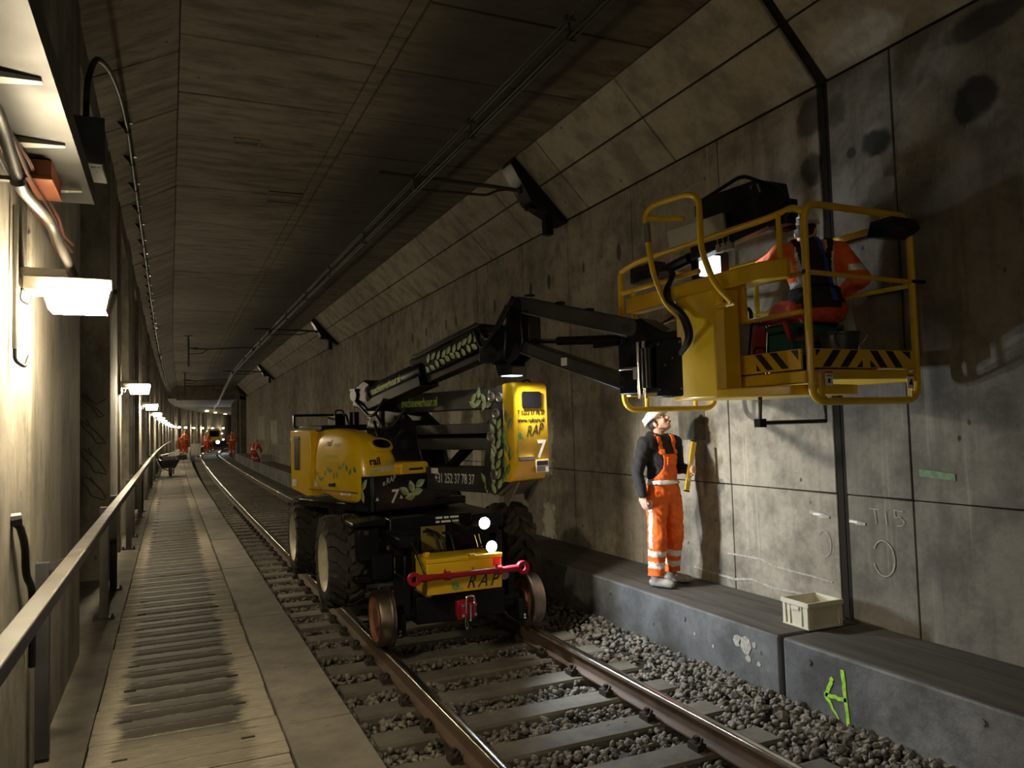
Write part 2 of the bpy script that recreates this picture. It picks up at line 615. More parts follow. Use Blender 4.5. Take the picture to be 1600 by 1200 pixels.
M_GALVL = paintmat('grey_sheet_steel', (.34, .32, .28), .5, .2, .12, 3, (.2, .18, .15))
M_HOSE = paintmat('black_hose_rubber', (.010, .010, .010), .5, 0, .2, 9, None, 0, 0, .3)
M_RED = paintmat('red_coupling_paint', (.34, .010, .02), .35, 0, .15, 8, (.25, .02, .02))
M_LEAF = paintmat('leaf_print_green', (.30, .42, .16), .45, 0, .35, 22)
M_LEAFB = paintmat('leaf_print_pale_green', (.46, .56, .30), .45, 0, .25, 22)
LEAFS = [M_LEAF, M_LEAFB]
M_LEAFD = paintmat('leaf_print_dark_green', (.10, .20, .05), .45, 0, .35, 22)
LEAFSD = [M_LEAFD, M_LEAF]
M_LIME = paintmat('lime_lettering', (.42, .62, .12), .45)
M_PALE = paintmat('pale_green_print', (.84, .88, .66), .5)
M_WHT = paintmat('white_print', (.80, .80, .76), .5)
M_INK = paintmat('black_print', (.012, .012, .012), .5)
M_REDP = paintmat('red_print', (.6, .03, .03), .5)
M_GLASSD = paintmat('dark_window', (.004, .004, .006), .12, 0, .1, 3, None, 0, 0, .3)
M_LEDW = emit('led_lens', COOL, 32.0)
M_LEDS = emit('soft_led_panel', (.72, .86, 1.0), 2.2)
M_DIFF = emit('lamp_diffuser', WARM, LAMP_E)
M_CONTACT = paintmat('overhead_bar_metal', (.05, .048, .045), .5, .3)
M_ORBOX = paintmat('orange_box_plastic', (.26, .075, .025), .5, 0, .1, 5)
M_CABR = paintmat('brown_cable_sheath', (.12, .05, .035), .55)
M_SKIN = paintmat('skin', (.62, .36, .25), .5, 0, .12, 14)
M_LIP = paintmat('lips', (.45, .18, .14), .45)
M_HAIR = paintmat('dark_hair', (.03, .02, .014), .7)
M_HELM = paintmat('white_helmet_plastic', (.78, .75, .66), .3, 0, .05, 4)
M_OR = paintmat('orange_work_cloth', (.95, .155, .015), .75, 0, .22, 10, None, .3)
M_ORD = paintmat('red_orange_work_cloth', (.62, .075, .02), .8, 0, .25, 10, None, .3)
M_REFL = paintmat('reflective_band', (.80, .78, .73), .35, .15, .1, 30)
M_HOOD = paintmat('black_hoodie_cloth', (.014, .014, .015), .9, 0, .25, 12, None, .3)
M_BOOT = paintmat('pale_worn_boot_leather', (.30, .28, .245), .75, 0, .3, 14, (.2, .17, .13), .3)
M_HARN = paintmat('black_harness_web', (.012, .012, .013), .8)
M_BLUE = paintmat('blue_webbing', (.02, .07, .42), .6)
M_TEAL = paintmat('teal_toolbox_plastic', (.012, .105, .105), .45, 0, .12, 6)
M_BAGR = paintmat('red_bag_cloth', (.55, .06, .04), .75, 0, .2, 10)
M_BAGG = paintmat('grey_bag_cloth', (.30, .29, .29), .8, 0, .2, 10)
M_BUCK = paintmat('dark_bucket_plastic', (.035, .036, .038), .4)
M_CRATE = paintmat('cream_crate_plastic', (.66, .63, .50), .42, 0, .05, 5)
M_SPRAY = paintmat('lime_spray_paint', (.42, .85, .06), .7, 0, .25, 30)
M_CHALK = paintmat('pale_chalk', (.42, .40, .35), .9, 0, .3, 30)
M_FADEG = paintmat('faded_green_spray', (.16, .26, .15), .9, 0, .3, 20)
M_GRAF = paintmat('dark_graffiti_paint', (.05, .043, .034), .9)
M_LITYEL = paintmat('lamplit_basket_yellow', (.85, .72, .02), .5)  # far basket rail and post: lamp light painted in as brighter yellow
M_EYE = paintmat('eye_white', (.7, .68, .64), .25)

# ------------------------------------------------------------------ the tunnel shell
def longbox(mb, x0, x1, z0, z1, ys):
    n = len(ys); vs = []
    for y in ys: vs += [(x0, y, z0), (x1, y, z0), (x1, y, z1), (x0, y, z1)]
    fs = [(3, 2, 1, 0), tuple(4 * (n - 1) + k for k in range(4))]
    for i in range(n - 1):
        for k in range(4):
            l = (k + 1) % 4
            fs.append((4 * i + k, 4 * i + l, 4 * i + 4 + l, 4 * i + 4 + k))
    mb.add(vs, fs)


def frange(a, b, d):
    out = []; t = a
    while t < b - 1e-6: out.append(t); t += d
    out.append(b)
    return out


YS = frange(-8, 66, 2)
# right wall
mb = MB(); longbox(mb, 5.185, 5.6, -.4, 5.2, YS)
wall_right = structure(mb.build('wall_right', M_JOINT, warp=True))
wj = [-8, -5, -2.2, .6, 2.6, 4.13, 4.81, 6.2, 7.83, 9.48, 11.0, 12.46, 12.98, 14.7, 16.4, 18, 19.6, 21.5, 23.5, 25.7, 28.03] + frange(30.3, 66, 2.55)
rw = random.Random(3)
for i in range(len(wj) - 1):
    y0, y1 = wj[i], wj[i + 1]
    g0 = .055 if abs(y0 - 4.81) < .01 else .006
    g1 = .055 if abs(y1 - 4.81) < .01 else .006
    for z0, z1 in ((-.3, 1.352), (1.362, 4.875)):
        mb = MB(); d = rw.uniform(0, .006)
        mb.box(5.15 + d, 5.19, y0 + g0, y1 - g1, z0, z1)
        mb.build('panel', M_WALL if y0 > 4.7 else M_WALLD, wall_right, bevel=.006, seg=1, warp=True)
# expansion joint filler strips
mb = MB(); mb.box(5.165, 5.19, 4.80, 4.86, .33, 4.88); mb.build('joint_strip', M_JOINT, wall_right)
mb = MB(); mb.box(5.158, 5.19, 4.755, 4.785, .33, 4.88); mb.build('joint_strip', M_JOINT, wall_right)

# right chamfer
mb = MB()
vs = []
for y in YS: vs += [(5.2, y, 4.88), (4.40, y, 5.745), (4.6, y, 6.0), (5.5, y, 5.2)]
fs = []
for i in range(len(YS) - 1):
    for k in range(4): fs.append((4 * i + k, 4 * i + (k + 1) % 4, 4 * i + 4 + (k + 1) % 4, 4 * i + 4 + k))
mb.add(vs, fs)
trim_1 = structure(mb.build('trim_1', M_JOINT, warp=True))
cj = [-8, -5.5, -3, -.5, 1.9, 4.81, 6.9, 8.84, 10.6, 12.2, 14.2, 16.3, 18.5, 20.8, 23.2, 25.7] + frange(28.2, 66, 2.7)
nx, nz = .735, .678   # inward normal is (-nx, -nz)
for i in range(len(cj) - 1):
    y0, y1 = cj[i], cj[i + 1]
    g0 = .06 if abs(y0 - 4.81) < .01 else .008
    g1 = .06 if abs(y1 - 4.81) < .01 else .008
    for (xa, za, xb, zb) in ((5.147, 4.888, 4.737, 5.314), (4.725, 5.327, 4.378, 5.706)):
        d = rw.uniform(-.004, .006); t = .05
        a = (xa + nx * d, za + nz * d); b = (xb + nx * d, zb + nz * d)
        mb = MB()
        P = []
        for y in (y0 + g0, y1 - g1):
            P += [(a[0], y, a[1]), (b[0], y, b[1]), (b[0] + nx * t, y, b[1] + nz * t), (a[0] + nx * t, y, a[1] + nz * t)]
        mb.hexa([P[0], P[1], P[2], P[3], P[4], P[5], P[6], P[7]])
        mb.build('panel', M_CHAM, trim_1, bevel=.008, seg=1, warp=True)

# ceiling
mb = MB(); longbox(mb, -.2, 4.8, 5.745, 6.0, YS)
ceiling = structure(mb.build('ceiling', M_JOINT, warp=True))
ej = [-8, -5, -2.4, 0, 2.2, 3.9, 5.05, 6.2, 7.53, 8.85, 10.14, 12.3, 13.6, 16.2, 18.9, 21.8, 24.95, 28] + frange(31.2, 66, 3.1)
for i in range(len(ej) - 1):
    for x0, x1 in ((.105, 1.93), (2.105, 4.38)):
        d = rw.uniform(0, .008)
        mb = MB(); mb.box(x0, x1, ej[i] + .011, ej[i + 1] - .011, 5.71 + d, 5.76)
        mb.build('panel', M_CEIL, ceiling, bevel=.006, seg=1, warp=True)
sj = [-8, -4, 0, 2.4, 4.4, 6.9, 9.5, 12.2, 15] + frange(18, 66, 3.2)
for i in range(len(sj) - 1):
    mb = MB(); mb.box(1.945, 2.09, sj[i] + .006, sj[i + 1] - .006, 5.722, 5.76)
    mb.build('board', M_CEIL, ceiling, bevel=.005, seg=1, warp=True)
mb = MB()
for a in ((1.41, 1.93, 12.12, 12.15), (1.41, 1.93, 12.66, 12.69), (1.41, 1.44, 12.15, 12.66)):
    mb.box(a[0], a[1], a[2], a[3], 5.70, 5.725)
mb.build('hatch_frame', M_GRY, ceiling)
mb = MB()
for (px, py, pw) in ((.75, 10.0, .2),):
    for a in ((px, px + .32, py, py + .02), (px, px + .32, py + pw, py + pw + .02), (px, px + .02, py, py + pw), (px + .3, px + .32, py, py + pw + .02)):
        mb.box(*a, 5.703, 5.72)
mb.build('hatch_frame', M_DARKC, ceiling)

# left chamfer
mb = MB(); vs = []
for y in YS: vs += [(.12, y, 5.745), (-.70, y, 5.32), (-.75, y, 5.6), (.1, y, 6.0)]
mb.add(vs, fs)
trim_2 = structure(mb.build('trim_2', M_JOINT, warp=True))
lj = [-8, -5, -2, 0, 1.6, 3.1, 4.6, 6.2, 7.86, 9.3, 10.8, 12.31, 14.4, 16.6, 19, 21.6] + frange(24.4, 66, 3.0)
for i in range(len(lj) - 1):
    d = rw.uniform(-.004, .008); mb = MB(); P = []
    for y in (lj[i] + .012, lj[i + 1] - .012):
        P += [(.10, y, 5.70 + d), (-.64, y, 5.318 + d), (-.66, y, 5.37 + d), (.08, y, 5.75 + d)]
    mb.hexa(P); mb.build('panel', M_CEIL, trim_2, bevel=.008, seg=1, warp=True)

# left wall: two near blocks, then free-standing pillars before a dark back wall
mb = MB(); longbox(mb, -2.1, -1.9, -.4, 5.6, YS)
longbox(mb, -1.9, -.665, .1, 5.6, [-8, -4, 0, 3, 6.6])
wall_left = structure(mb.build('wall_left', M_DARKC, warp=True))
for (y0, y1) in ((-8, -1.2), (-1.05, 4.27), (4.40, 6.66)):
    mb = MB(); mb.box(-.9, -.62, y0, y1, .2, 5.36)
    mb.build('wall_block', M_LWALL, wall_left, bevel=.012)
mb = MB(); mb.box(-.68, -.632, 4.325, 4.345, .4, 5.3); mb.build('joint_strip', M_GALVL, wall_left)
PIL = [(9.9, 11.25), (14.4, 15.75), (18.9, 20.2), (23.4, 24.7), (27.9, 29.2), (32.4, 33.7), (36.9, 38.2), (41.4, 42.7), (45.9, 47.2), (50.4, 51.7), (54.9, 56.2), (59.4, 60.7), (63.9, 65.2)]
for (y0, y1) in PIL:
    mb = MB(); mb.box(-1.25, -.62, y0, y1, .2, 5.36)
    mb.build('pillar', M_LWALL, wall_left, bevel=.012, warp=True)
    mb = MB(); mb.box(-.90, -.63, y0 + 2.15, y0 + 2.45, .2, 5.36)
    mb.build('pillar', M_DARKC, wall_left, bevel=.012, warp=True)
mb = MB(); longbox(mb, -1.9, -.64, 5.0, 5.6, [6.66, 12, 20] + frange(24, 66, 3)); mb.build('header_beam', M_DARKC, wall_left, warp=True)
# scribbled graffiti on the pillar that faces the camera
mb = MB()
rg = random.Random(5)
for (cz, sx_, sz_) in ((2.35, .1, .13), (2.05, .11, .14), (1.72, .11, .15), (1.42, .10, .13)):
    pts = [(-.79 + sx_ * math.cos(t * .62 + cz) * (1 + .25 * math.sin(t)), 9.895, cz + sz_ * math.sin(t * .62 + .4 * cz) * (1 - .2 * math.cos(2 * t))) for t in range(12)]
    mb.ribbon(pts, .016, (0, -1, 0))
mb.ribbon([(-.89, 9.895, 2.5), (-.76, 9.895, 2.38), (-.66, 9.895, 2.44)], .016, (0, -1, 0))
mb.build('graffiti', M_GRAF, wall_left)

# portal beam and the narrower bore behind it
Y2S = frange(65.5, 150, 3)
mb = MB()
mb.box(.0, 5.4, 65.4, 66.0, 4.62, 6.0)
mb.box(4.72, 5.6, 65.4, 66.4, -.3, 4.9)
wall_back = structure(mb.build('wall_back', M_DARKC, warp=True))
mb = MB(); longbox(mb, -1, 5.4, 4.75, 5.2, Y2S)
trim_3 = structure(mb.build('trim_3', M_CEIL, warp=True))
mb = MB(); longbox(mb, 4.95, 5.4, -.4, 4.95, Y2S)
for k, y in enumerate(frange(68, 112, 3.6)): mb.box(4.55, 4.96, y, y + .9, -.3, 4.9)
trim_4 = structure(mb.build('trim_4', M_LWALL, warp=True))
mb = MB(); longbox(mb, -1.2, -.9, -.4, 4.95, Y2S)
for k, y in enumerate(frange(67, 112, 4.5)): mb.box(-.95, -.62, y, y + 1.2, .3, 4.9)
trim_5 = structure(mb.build('trim_5', M_LWALL, warp=True))
mb = MB(); mb.box(-2.5, 7, 149, 150, -1, 6); structure(mb.build('wall_far', M_DARKC, warp=True))
mb = MB(); mb.box(-2.5, 6, -8.3, -8.0, -1, 6.2); structure(mb.build('wall_behind', M_DARKC))

# ------------------------------------------------------------------ walkway
mb = MB(); longbox(mb, -1.95, .945, -.5, .30, frange(-8, 150, 3)); 
walkway = structure(mb.build('floor_walkway', M_WALK, warp=True))
mb = MB(); longbox(mb, -1.9, -.40, .28, .40, frange(-8, 66, 3)); mb.build('side_strip', M_WALK, walkway, warp=True, bevel=.006)
mb = MB(); longbox(mb, -.9, .55, .28, .395, frange(30.2, 150, 3)); mb.build('far_planks', M_PLANK, walkway, warp=True)
es = [-8, -3, -.9, 1.8, 4.48, 7.17, 9.86, 12.55, 15.24, 17.93, 20.6, 23.3, 26, 28.7, 31.4] + frange(34, 150, 6)
for i in range(len(es) - 1):
    mb = MB(); longbox(mb, .562, .945, .05, .40 + rw.uniform(-.004, .004), frange(es[i] + .006, es[i + 1] - .006, 3)); mb.build('edge_slab', M_WALK, walkway, bevel=.008, seg=1, warp=True)
y = -.12; k = 0
while y < 30:
    wd = .282
    mb = MB(); dz = rw.uniform(-.005, .005); tl = rw.uniform(-.004, .004)
    y0, y1 = y + .004, y + wd - .004
    pr_ = [(y0, .30), (y0, .392), (y0 + .012, .40), (y0 + .128, .40), (y0 + .134, .394), (y0 + .146, .394), (y0 + .152, .40), (y1 - .012, .40), (y1, .392), (y1, .30)]
    mb.prism([(a, b + dz) for a, b in pr_], 'x', -.392 + tl, .545 + tl)
    if k % 2 == 0:
        mb.cur = 1
        mb.box(-.27, -.20, y0 + .001, y0 + .02, .39 + dz, .4012 + dz); mb.box(.34, .41, y0 + .001, y0 + .02, .39 + dz, .4012 + dz)
    mb.build('plank', [M_PLANK, M_JOINT], walkway, warp=True)
    y += wd; k += 1

# ------------------------------------------------------------------ ledge along the right wall
lb = [-8, -2, 4.68, 11.4, 18.1, 24.8, 31.5, 38.2, 45, 52, 59, 66]
ledge = structure(MB().box(4.4, 5.18, -8, 20, -.5, .2).build('floor_ledge', M_JOINT))
for i in range(len(lb) - 1):
    mb = MB(); longbox(mb, 4.30, 5.15, -.45, .33, frange(lb[i] + .022, lb[i + 1] - .022, 2.3))
    o = mb.build('ledge_block', [M_LEDGE, M_LEDGETOP], ledge, bevel=.022, seg=2, warp=True)
    paint(o.data, lambda c, n: 1 if n.z > .7 else 0)
mb = MB(); nrm = (-1, 0, 0)
def wob(a, b, n=7, s=.006):
    return [(4.2985, a[0] + (b[0] - a[0]) * t / n + rw.uniform(-s, s), a[1] + (b[1] - a[1]) * t / n + rw.uniform(-s, s)) for t in range(n + 1)]
mb.ribbon(wob((4.085, .235), (4.055, -.15), 9), [.032, .034, .03, .033, .03, .032, .03, .027, .03, .026], nrm)
mb.ribbon(wob((4.06, .035), (4.245, .02)), .027, nrm)
mb.ribbon(wob((4.25, .015), (4.175, .155)), .03, nrm)
mb.ribbon(wob((4.25, .015), (4.135, -.115)), [.03, .03, .028, .025, .022, .02, .018, .012], nrm)
mb.build('sprayed_arrow', M_SPRAY, ledge)
# lime flakes and anchor plugs on the ledge face
mb = MB()
for (y, z, a) in ((5.18, .17, .06), (5.08, .16, .075), (4.98, .19, .03), (5.05, .06, .04), (4.93, .05, .03), (5.5, .05, .02), (5.75, .1, .018)):
    pts = [(y + a * (.6 + .5 * rw.random()) * math.cos(t * PI / 4), z + a * 1.0 * (.6 + .5 * rw.random()) * math.sin(t * PI / 4)) for t in range(8)]
    mb.prism(pts, 'x', 4.296, 4.302)
mb.build('lime_flakes', M_CHALK, ledge)
mb = MB()
for (y, z) in ((4.39, .21), (3.07, .22), (5.9, .2), (7.2, .2)):
    mb.cyl((4.292, y, z), (4.31, y, z), .022, .026, 12)
o = mb.build('anchor_plug', M_LEDGE, ledge)

# chalk marks on the right wall
mb = MB(); nrm = (-1, 0, 0)
def circ(y, z, ry, rz, a0=0, a1=2 * PI, n=18): return [(5.1475, y + ry * math.cos(a0 + (a1 - a0) * t / n), z + rz * math.sin(a0 + (a1 - a0) * t / n)) for t in range(n + 1)]
K_ = dict(t=.0006)
mb.ribbon(circ(5.02, .92, .07, .11, .6, 5.2), .006, nrm, **K_)
mb.ribbon(circ(4.42, .88, .10, .14, .5, 5.9), .008, nrm, **K_)
for (a, b) in (((4.53, 1.265), (4.44, 1.26)), ((4.485, 1.265), (4.475, 1.15)), ((4.385, 1.26), (4.375, 1.15)), ((4.30, 1.27), (4.22, 1.265)), ((4.30, 1.27), (4.30, 1.215))):
    mb.ribbon([(5.1475, a[0], a[1]), (5.1475, b[0], b[1])], .006, nrm, **K_)
mb.ribbon([(5.1475, 4.262 + .042 * math.cos(t_), 1.185 + .035 * math.sin(t_)) for t_ in (1.9, 1.2, .5, -.2)][::1] if False else [(5.1475, 4.30, 1.215), (5.1475, 4.25, 1.22), (5.1475, 4.215, 1.19), (5.1475, 4.23, 1.155), (5.1475, 4.28, 1.15)], .006, nrm, **K_)
for line in ([(6.3, .66), (6.05, .66), (5.82, .66), (5.62, .62), (5.43, .63), (5.2, .62), (4.95, .60)], [(6.85, .43), (6.5, .43), (6.2, .42), (5.95, .45), (5.65, .43), (5.35, .44), (5.05, .42)]):
    mb.ribbon([(5.1475, q[0], q[1] + rw.uniform(-.01, .01)) for q in line], [.022, .016, .026, .018, .024, .016, .012], nrm, **K_)
mb.ribbon([(5.1475, 5.17, 1.18), (5.1475, 5.05, 1.16), (5.1475, 4.95, 1.15)], [.03, .05, .02], nrm, **K_)
mb.ribbon([(5.1475, 4.74, 1.15), (5.1475, 4.66, 1.135), (5.1475, 4.58, 1.13)], [.02, .035, .02], nrm, **K_)
mb.build('chalk_mark', M_CHALK, wall_right)
mb = MB()
for (y_, z_) in ((5.09, 1.165), (4.70, 1.14)): mb.box(5.1455, 5.1485, y_ - .04, y_ + .04, z_ - .009, z_ + .009)
mb.build('survey_label', M_WHT, wall_right)
mb = MB(); mb.prism([(4.06, 1.60), (3.77, 1.575), (3.77, 1.525), (4.06, 1.545)], 'x', 5.146, 5.152); mb.build('faded_spray_patch', M_FADEG, wall_right)
mb = MB(); mb.prism([(7.03, 2.14), (6.57, 2.13), (6.57, 1.80), (7.03, 1.80)], 'x', 5.143, 5.153); mb.build('repair_patch', M_LWALL, wall_right, bevel=.002)

# ------------------------------------------------------------------ track
XC = 2.555
mb = MB(); longbox(mb, .9, 4.35, -.6, -.235, frange(-8, 150, 2.5))
ballast = structure(mb.build('floor_ballast', M_FLOOR, warp=True))
track = empty('railway_track', (XC, 0, -.17))
tag(track, 'single railway track with rust-brown rails on concrete sleepers running down the tunnel', 'track')
prof = [(-.07, 0), (.07, 0), (.07, .012), (.012, .032), (.009, .05), (.009, .115), (.036, .128), (.036, .152), (.028, .159), (-.028, .159), (-.036, .152), (-.036, .128), (-.009, .115), (-.009, .05), (-.012, .032), (-.07, .012)]
for sx in (-1, 1):
    ys = frange(-4, 20, 4) + frange(22, 148, 3)
    vs = []; fsr = []
    n = len(prof)
    for y in ys:
        for a, b in prof: vs.append((sx * .7525 + a + xoff(y), y, .01 + b))
    for i in range(len(ys) - 1):
        for k in range(n): fsr.append((i * n + k, i * n + (k + 1) % n, i * n + n + (k + 1) % n, i * n + n + k))
    fsr += [tuple(range(n)), tuple((len(ys) - 1) * n + k for k in range(n))]
    mb = MB().add(vs, fsr)
    o = mb.build('rail', [M_RUST, M_POLISH], track, sharp=50)
    paint(o.data, lambda c, nn: 1 if c.z > .162 and nn.z > .3 else 0)
# sleeper
mb = MB(); mb.prism([(-.13, -.2), (.13, -.2), (.13, -.02), (.115, 0), (-.115, 0), (-.13, -.02)], 'x', -1.25, 1.25)
sl = mb.mesh('sleeper', M_SLEEP)
mb = MB()
mb.box(-.10, .10, -.075, .075, 0, .014)
for s_ in (-1, 1):
    mb.box(s_ * .115 - .035, s_ * .115 + .035, -.055, .055, 0, .045)
    mb.tube(fillet([(s_ * .13, -.04, .03), (s_ * .10, -.04, .075), (s_ * .075, 0, .05), (s_ * .10, .04, .075), (s_ * .13, .04, .03)], .02, 3), .011, 6)
    mb.cyl((s_ * .115, 0, .04), (s_ * .115, 0, .085), .017, .017, 8); mb.cyl((s_ * .115, 0, .045), (s_ * .115, 0, .055), .03, .03, 8)
clip = mb.mesh('rail_fastening', M_CLIP)
y = 5.46 - .582 * 5; k = 0
while y < 62:
    s_ = inst('sleeper', sl, track, (xoff(y), y, 0), (0, 0, rw.uniform(-.004, .004)))
    if y < 24:
        for sx in (-1, 1): inst('rail_fastening', clip, s_, (sx * .7525, 0, 0))
    y += .582

# ballast: the nearest 300 stones one by one, the rest as one mass
rs = random.Random(21)
stones = []
def icos():
    t = (1 + 5 ** .5) / 2
    v = [(-1, t, 0), (1, t, 0), (-1, -t, 0), (1, -t, 0), (0, -1, t), (0, 1, t), (0, -1, -t), (0, 1, -t), (t, 0, -1), (t, 0, 1), (-t, 0, -1), (-t, 0, 1)]
    f = [(0, 11, 5), (0, 5, 1), (0, 1, 7), (0, 7, 10), (0, 10, 11), (1, 5, 9), (5, 11, 4), (11, 10, 2), (10, 7, 6), (7, 1, 8), (3, 9, 4), (3, 4, 2), (3, 2, 6), (3, 6, 8), (3, 8, 9), (4, 9, 5), (2, 4, 11), (6, 2, 10), (8, 6, 7), (9, 8, 1)]
    return np.array(v) / (1 + t * t) ** .5, f
IV, IF = icos()
shapes = []
for k in range(14):
    q = IV * np.array([rs.uniform(.75, 1.25), rs.uniform(.6, 1.05), rs.uniform(.5, .85)])
    q = q * np.array([[rs.uniform(.72, 1.2)] for _ in range(12)])
    shapes.append(q)
smesh = []
for q in shapes:
    mb = MB().add([tuple(a) for a in q], IF); me = mb.mesh('stone', M_STONE, sharp=12); smesh.append(me)
def ground(x, y):
    z = -.215 + .02 * noise.noise(Vector((x * 2.1, y * 2.1, 0)))
    if x > 3.75: z += min(.075, (x - 3.75) * .16)
    fr = ((y - 5.46) / .582 + 50) % 1.0
    d = min(fr, 1 - fr) * .582
    if 1.31 < x < 3.8 and d < .135: return None
    if abs(abs(x - XC) - .7525) < .085: return None
    return z
cand = []
for _ in range(30000):
    y = 2.6 + 24 * rs.random() ** 1.5
    x = rs.uniform(.96, 4.285)
    z = ground(x, y)
    if z is None: continue
    s_ = rs.uniform(.017, .036) * (1.25 if x > 3.7 and rs.random() < .45 else 1)
    cand.append((x, y, z + rs.uniform(-.005, .022), s_))
near = sorted([c for c in cand if c[0] > 3.42 and 3.2 < c[1] < 5.4 and c[2] > -.215], key=lambda c: -c[2] - c[3] * 1.5)[:298]
ns = set(near)
for c in near:
    q = rs.randrange(14)
    inst('stone', smesh[q], ballast, (c[0], c[1], c[2]), (rs.uniform(-.6, .6), rs.uniform(-.6, .6), rs.uniform(0, 6.28)), (c[3] * 1.2,) * 3)
V = []; F = []
base = 0
fa = np.array(IF)
for c in cand:
    if c in ns: continue
    q = shapes[rs.randrange(14)]
    E_ = np.array(Euler((rs.uniform(-.7, .7), rs.uniform(-.7, .7), rs.uniform(0, 6.28))).to_matrix())
    V.append(q @ E_.T * c[3] + np.array([c[0] + xoff(c[1]), c[1], c[2]])); F.append(fa + base); base += 12
V = np.concatenate(V); F = np.concatenate(F)
me = bpy.data.meshes.new('ballast_stones')
me.vertices.add(len(V)); me.vertices.foreach_set('co', V.astype(np.float32).ravel())
me.loops.add(len(F) * 3); me.loops.foreach_set('vertex_index', F.astype(np.int32).ravel())
me.polygons.add(len(F)); me.polygons.foreach_set('loop_start', (np.arange(len(F)) * 3).astype(np.int32))
me.materials.append(M_STONE)
me.update(calc_edges=True)
me.validate()
o = bpy.data.objects.new('ballast_stones', me); COL.objects.link(o); o.parent = ballast; o['kind'] = 'stuff'

# ------------------------------------------------------------------ left side: handrail, lamps, tray, cables
rail = empty('handrail', (-.43, 0, .40))
tag(rail, 'long grey steel handrail on paired posts beside the plank walkway', 'handrail')
mb = MB()
for a, b in ((-4, 4.55), (4.565, 66)):
    ys = [a, b] if a < 0 else [4.565, 12, 20] + frange(23, 66, 2.2)
    vs = []; fs_ = []
    for y in ys:
        X = xoff(y)
        vs += [(-.035 + X, y, .985), (.035 + X, y, .985), (.035 + X, y, 1.04), (-.035 + X, y, 1.04)]
    n = len(ys)
    fs_ = [(3, 2, 1, 0), tuple(4 * (n - 1) + k for k in range(4))]
    for i in range(n - 1):
        for k in range(4): fs_.append((4 * i + k, 4 * i + (k + 1) % 4, 4 * i + 4 + (k + 1) % 4, 4 * i + 4 + k))
    mb.add(vs, fs_)
mb.build('top_rail', M_RAILP, rail, bevel=.006)
mb = MB()
mb.box(-.035, .035, -.03, .03, .02, .985)
pm1 = mb.mesh('post', M_RAILP)
pm2 = mb.mesh('post', M_GRY)
mb = MB(); mb.box(-.085, .085, -.05, .05, 0, .018); bp = mb.mesh('base_plate', M_GRY)
mb = MB()
mb.cyl((0, 0, .018), (0, 0, .05), .009, .009, 8); mb.cyl((0, 0, .018), (0, 0, .032), .016, .016, 6)
bo = mb.mesh('bolt', M_GRY)
y = -1.1; 
PO = []
for k in range(1, 15):
    PO += [(3.28 + 4.5 * k, 0), (4.68 + 4.5 * k, 1)]
for yp, dk in PO:
    if yp > 62: continue
    p_ = inst('post', pm2 if dk else pm1, rail, (-.115 + (.0 if dk else .01) + xoff(yp), yp, 0))
    b_ = inst('base_plate', bp, p_)
    if yp < 14:
        for sx in (-1, 1): inst('bolt', bo, p_, (sx * .068, -.03, 0))
    mb = MB(); mb.beam((0, 0, .95), (.1, 0, 1.0), .03, .03); mb.build('rail_arm', M_GRY, p_)

p_ = inst('post', pm2, rail, (-.165, 4.58, 0))
mb = MB(); mb.beam((0, 0, .95), (.15, 0, 1.0), .03, .03); mb.build('rail_arm', M_GRY, p_)

# wall lamps
ORD = ['nearest', 'second', 'third', 'fourth', 'fifth', 'sixth', 'seventh', 'eighth', 'ninth', 'tenth', 'eleventh', 'twelfth', 'thirteenth', 'fourteenth', 'fifteenth', 'sixteenth']
def make_lamp():
    t = empty('wall_lamp', (0, 0, 0))
    mb = MB(); mb.box(.0, .012, -.09, .09, -.10, .09); mb.box(0, .20, -.035, .035, .052, .10)
    mb.build('mount_bracket', M_GALVL, t, bevel=.004)
    mb = MB()
    mb.prism([(.03, .052), (.385, .052), (.385, .0), (.37, -.012), (.30, -.02), (.22, -.01), (.03, -.012)], 'y', -.10, .10)
    mb.build('housing', M_GALVL, t, bevel=.006)
    mb = MB()
    A = [(.10, -.108), (.378, -.108), (.378, .108), (.10, .108)]
    Bq = [(.125, -.085), (.355, -.085), (.355, .085), (.125, .085)]
    mb.hexa([(x, y, -.095) for x, y in Bq] + [(x, y, -.004) for x, y in A])
    Bf = [(.10, -.112, -.004), (.20, -.118, .016), (.30, -.118, .016), (.378, -.112, -.004)]
    mb.add(Bf + [(.378, -.1, -.004), (.10, -.1, -.004), (.2, -.1, .016), (.3, -.1, .016)], [(0, 1, 2, 3), (0, 3, 4, 5), (1, 6, 7, 2), (0, 5, 6, 1), (2, 7, 4, 3)])
    mb.build('diffuser', M_DIFF, t)
    mb = MB(); mb.hexa([(.352, -.088, -.098), (.360, -.088, -.098), (.360, .088, -.098), (.352, .088, -.098), (.374, -.112, .0), (.386, -.112, .0), (.386, .112, .0), (.374, .112, .0)]); mb.build('end_cap', M_GALV, t)  # plate added over the lens end to cut light thrown across the tunnel
    mb = MB(); mb.tube(fillet([(.02, -.05, .0), (.015, -.06, -.06), (.05, -.05, -.075), (.06, -.04, -.03)], .02, 4), .006, 6)
    mb.cyl((.385, -.05, -.0), (.40, -.05, -.0), .012, .012, 8)
    mb.build('supply_cable', M_HOSE, t)
    return t
l0 = make_lamp()
PLACE = ['above the near handrail joint', 'on the first pillar past the near wall', 'on the pillar past the second lamp', 'deeper in the lamp row']
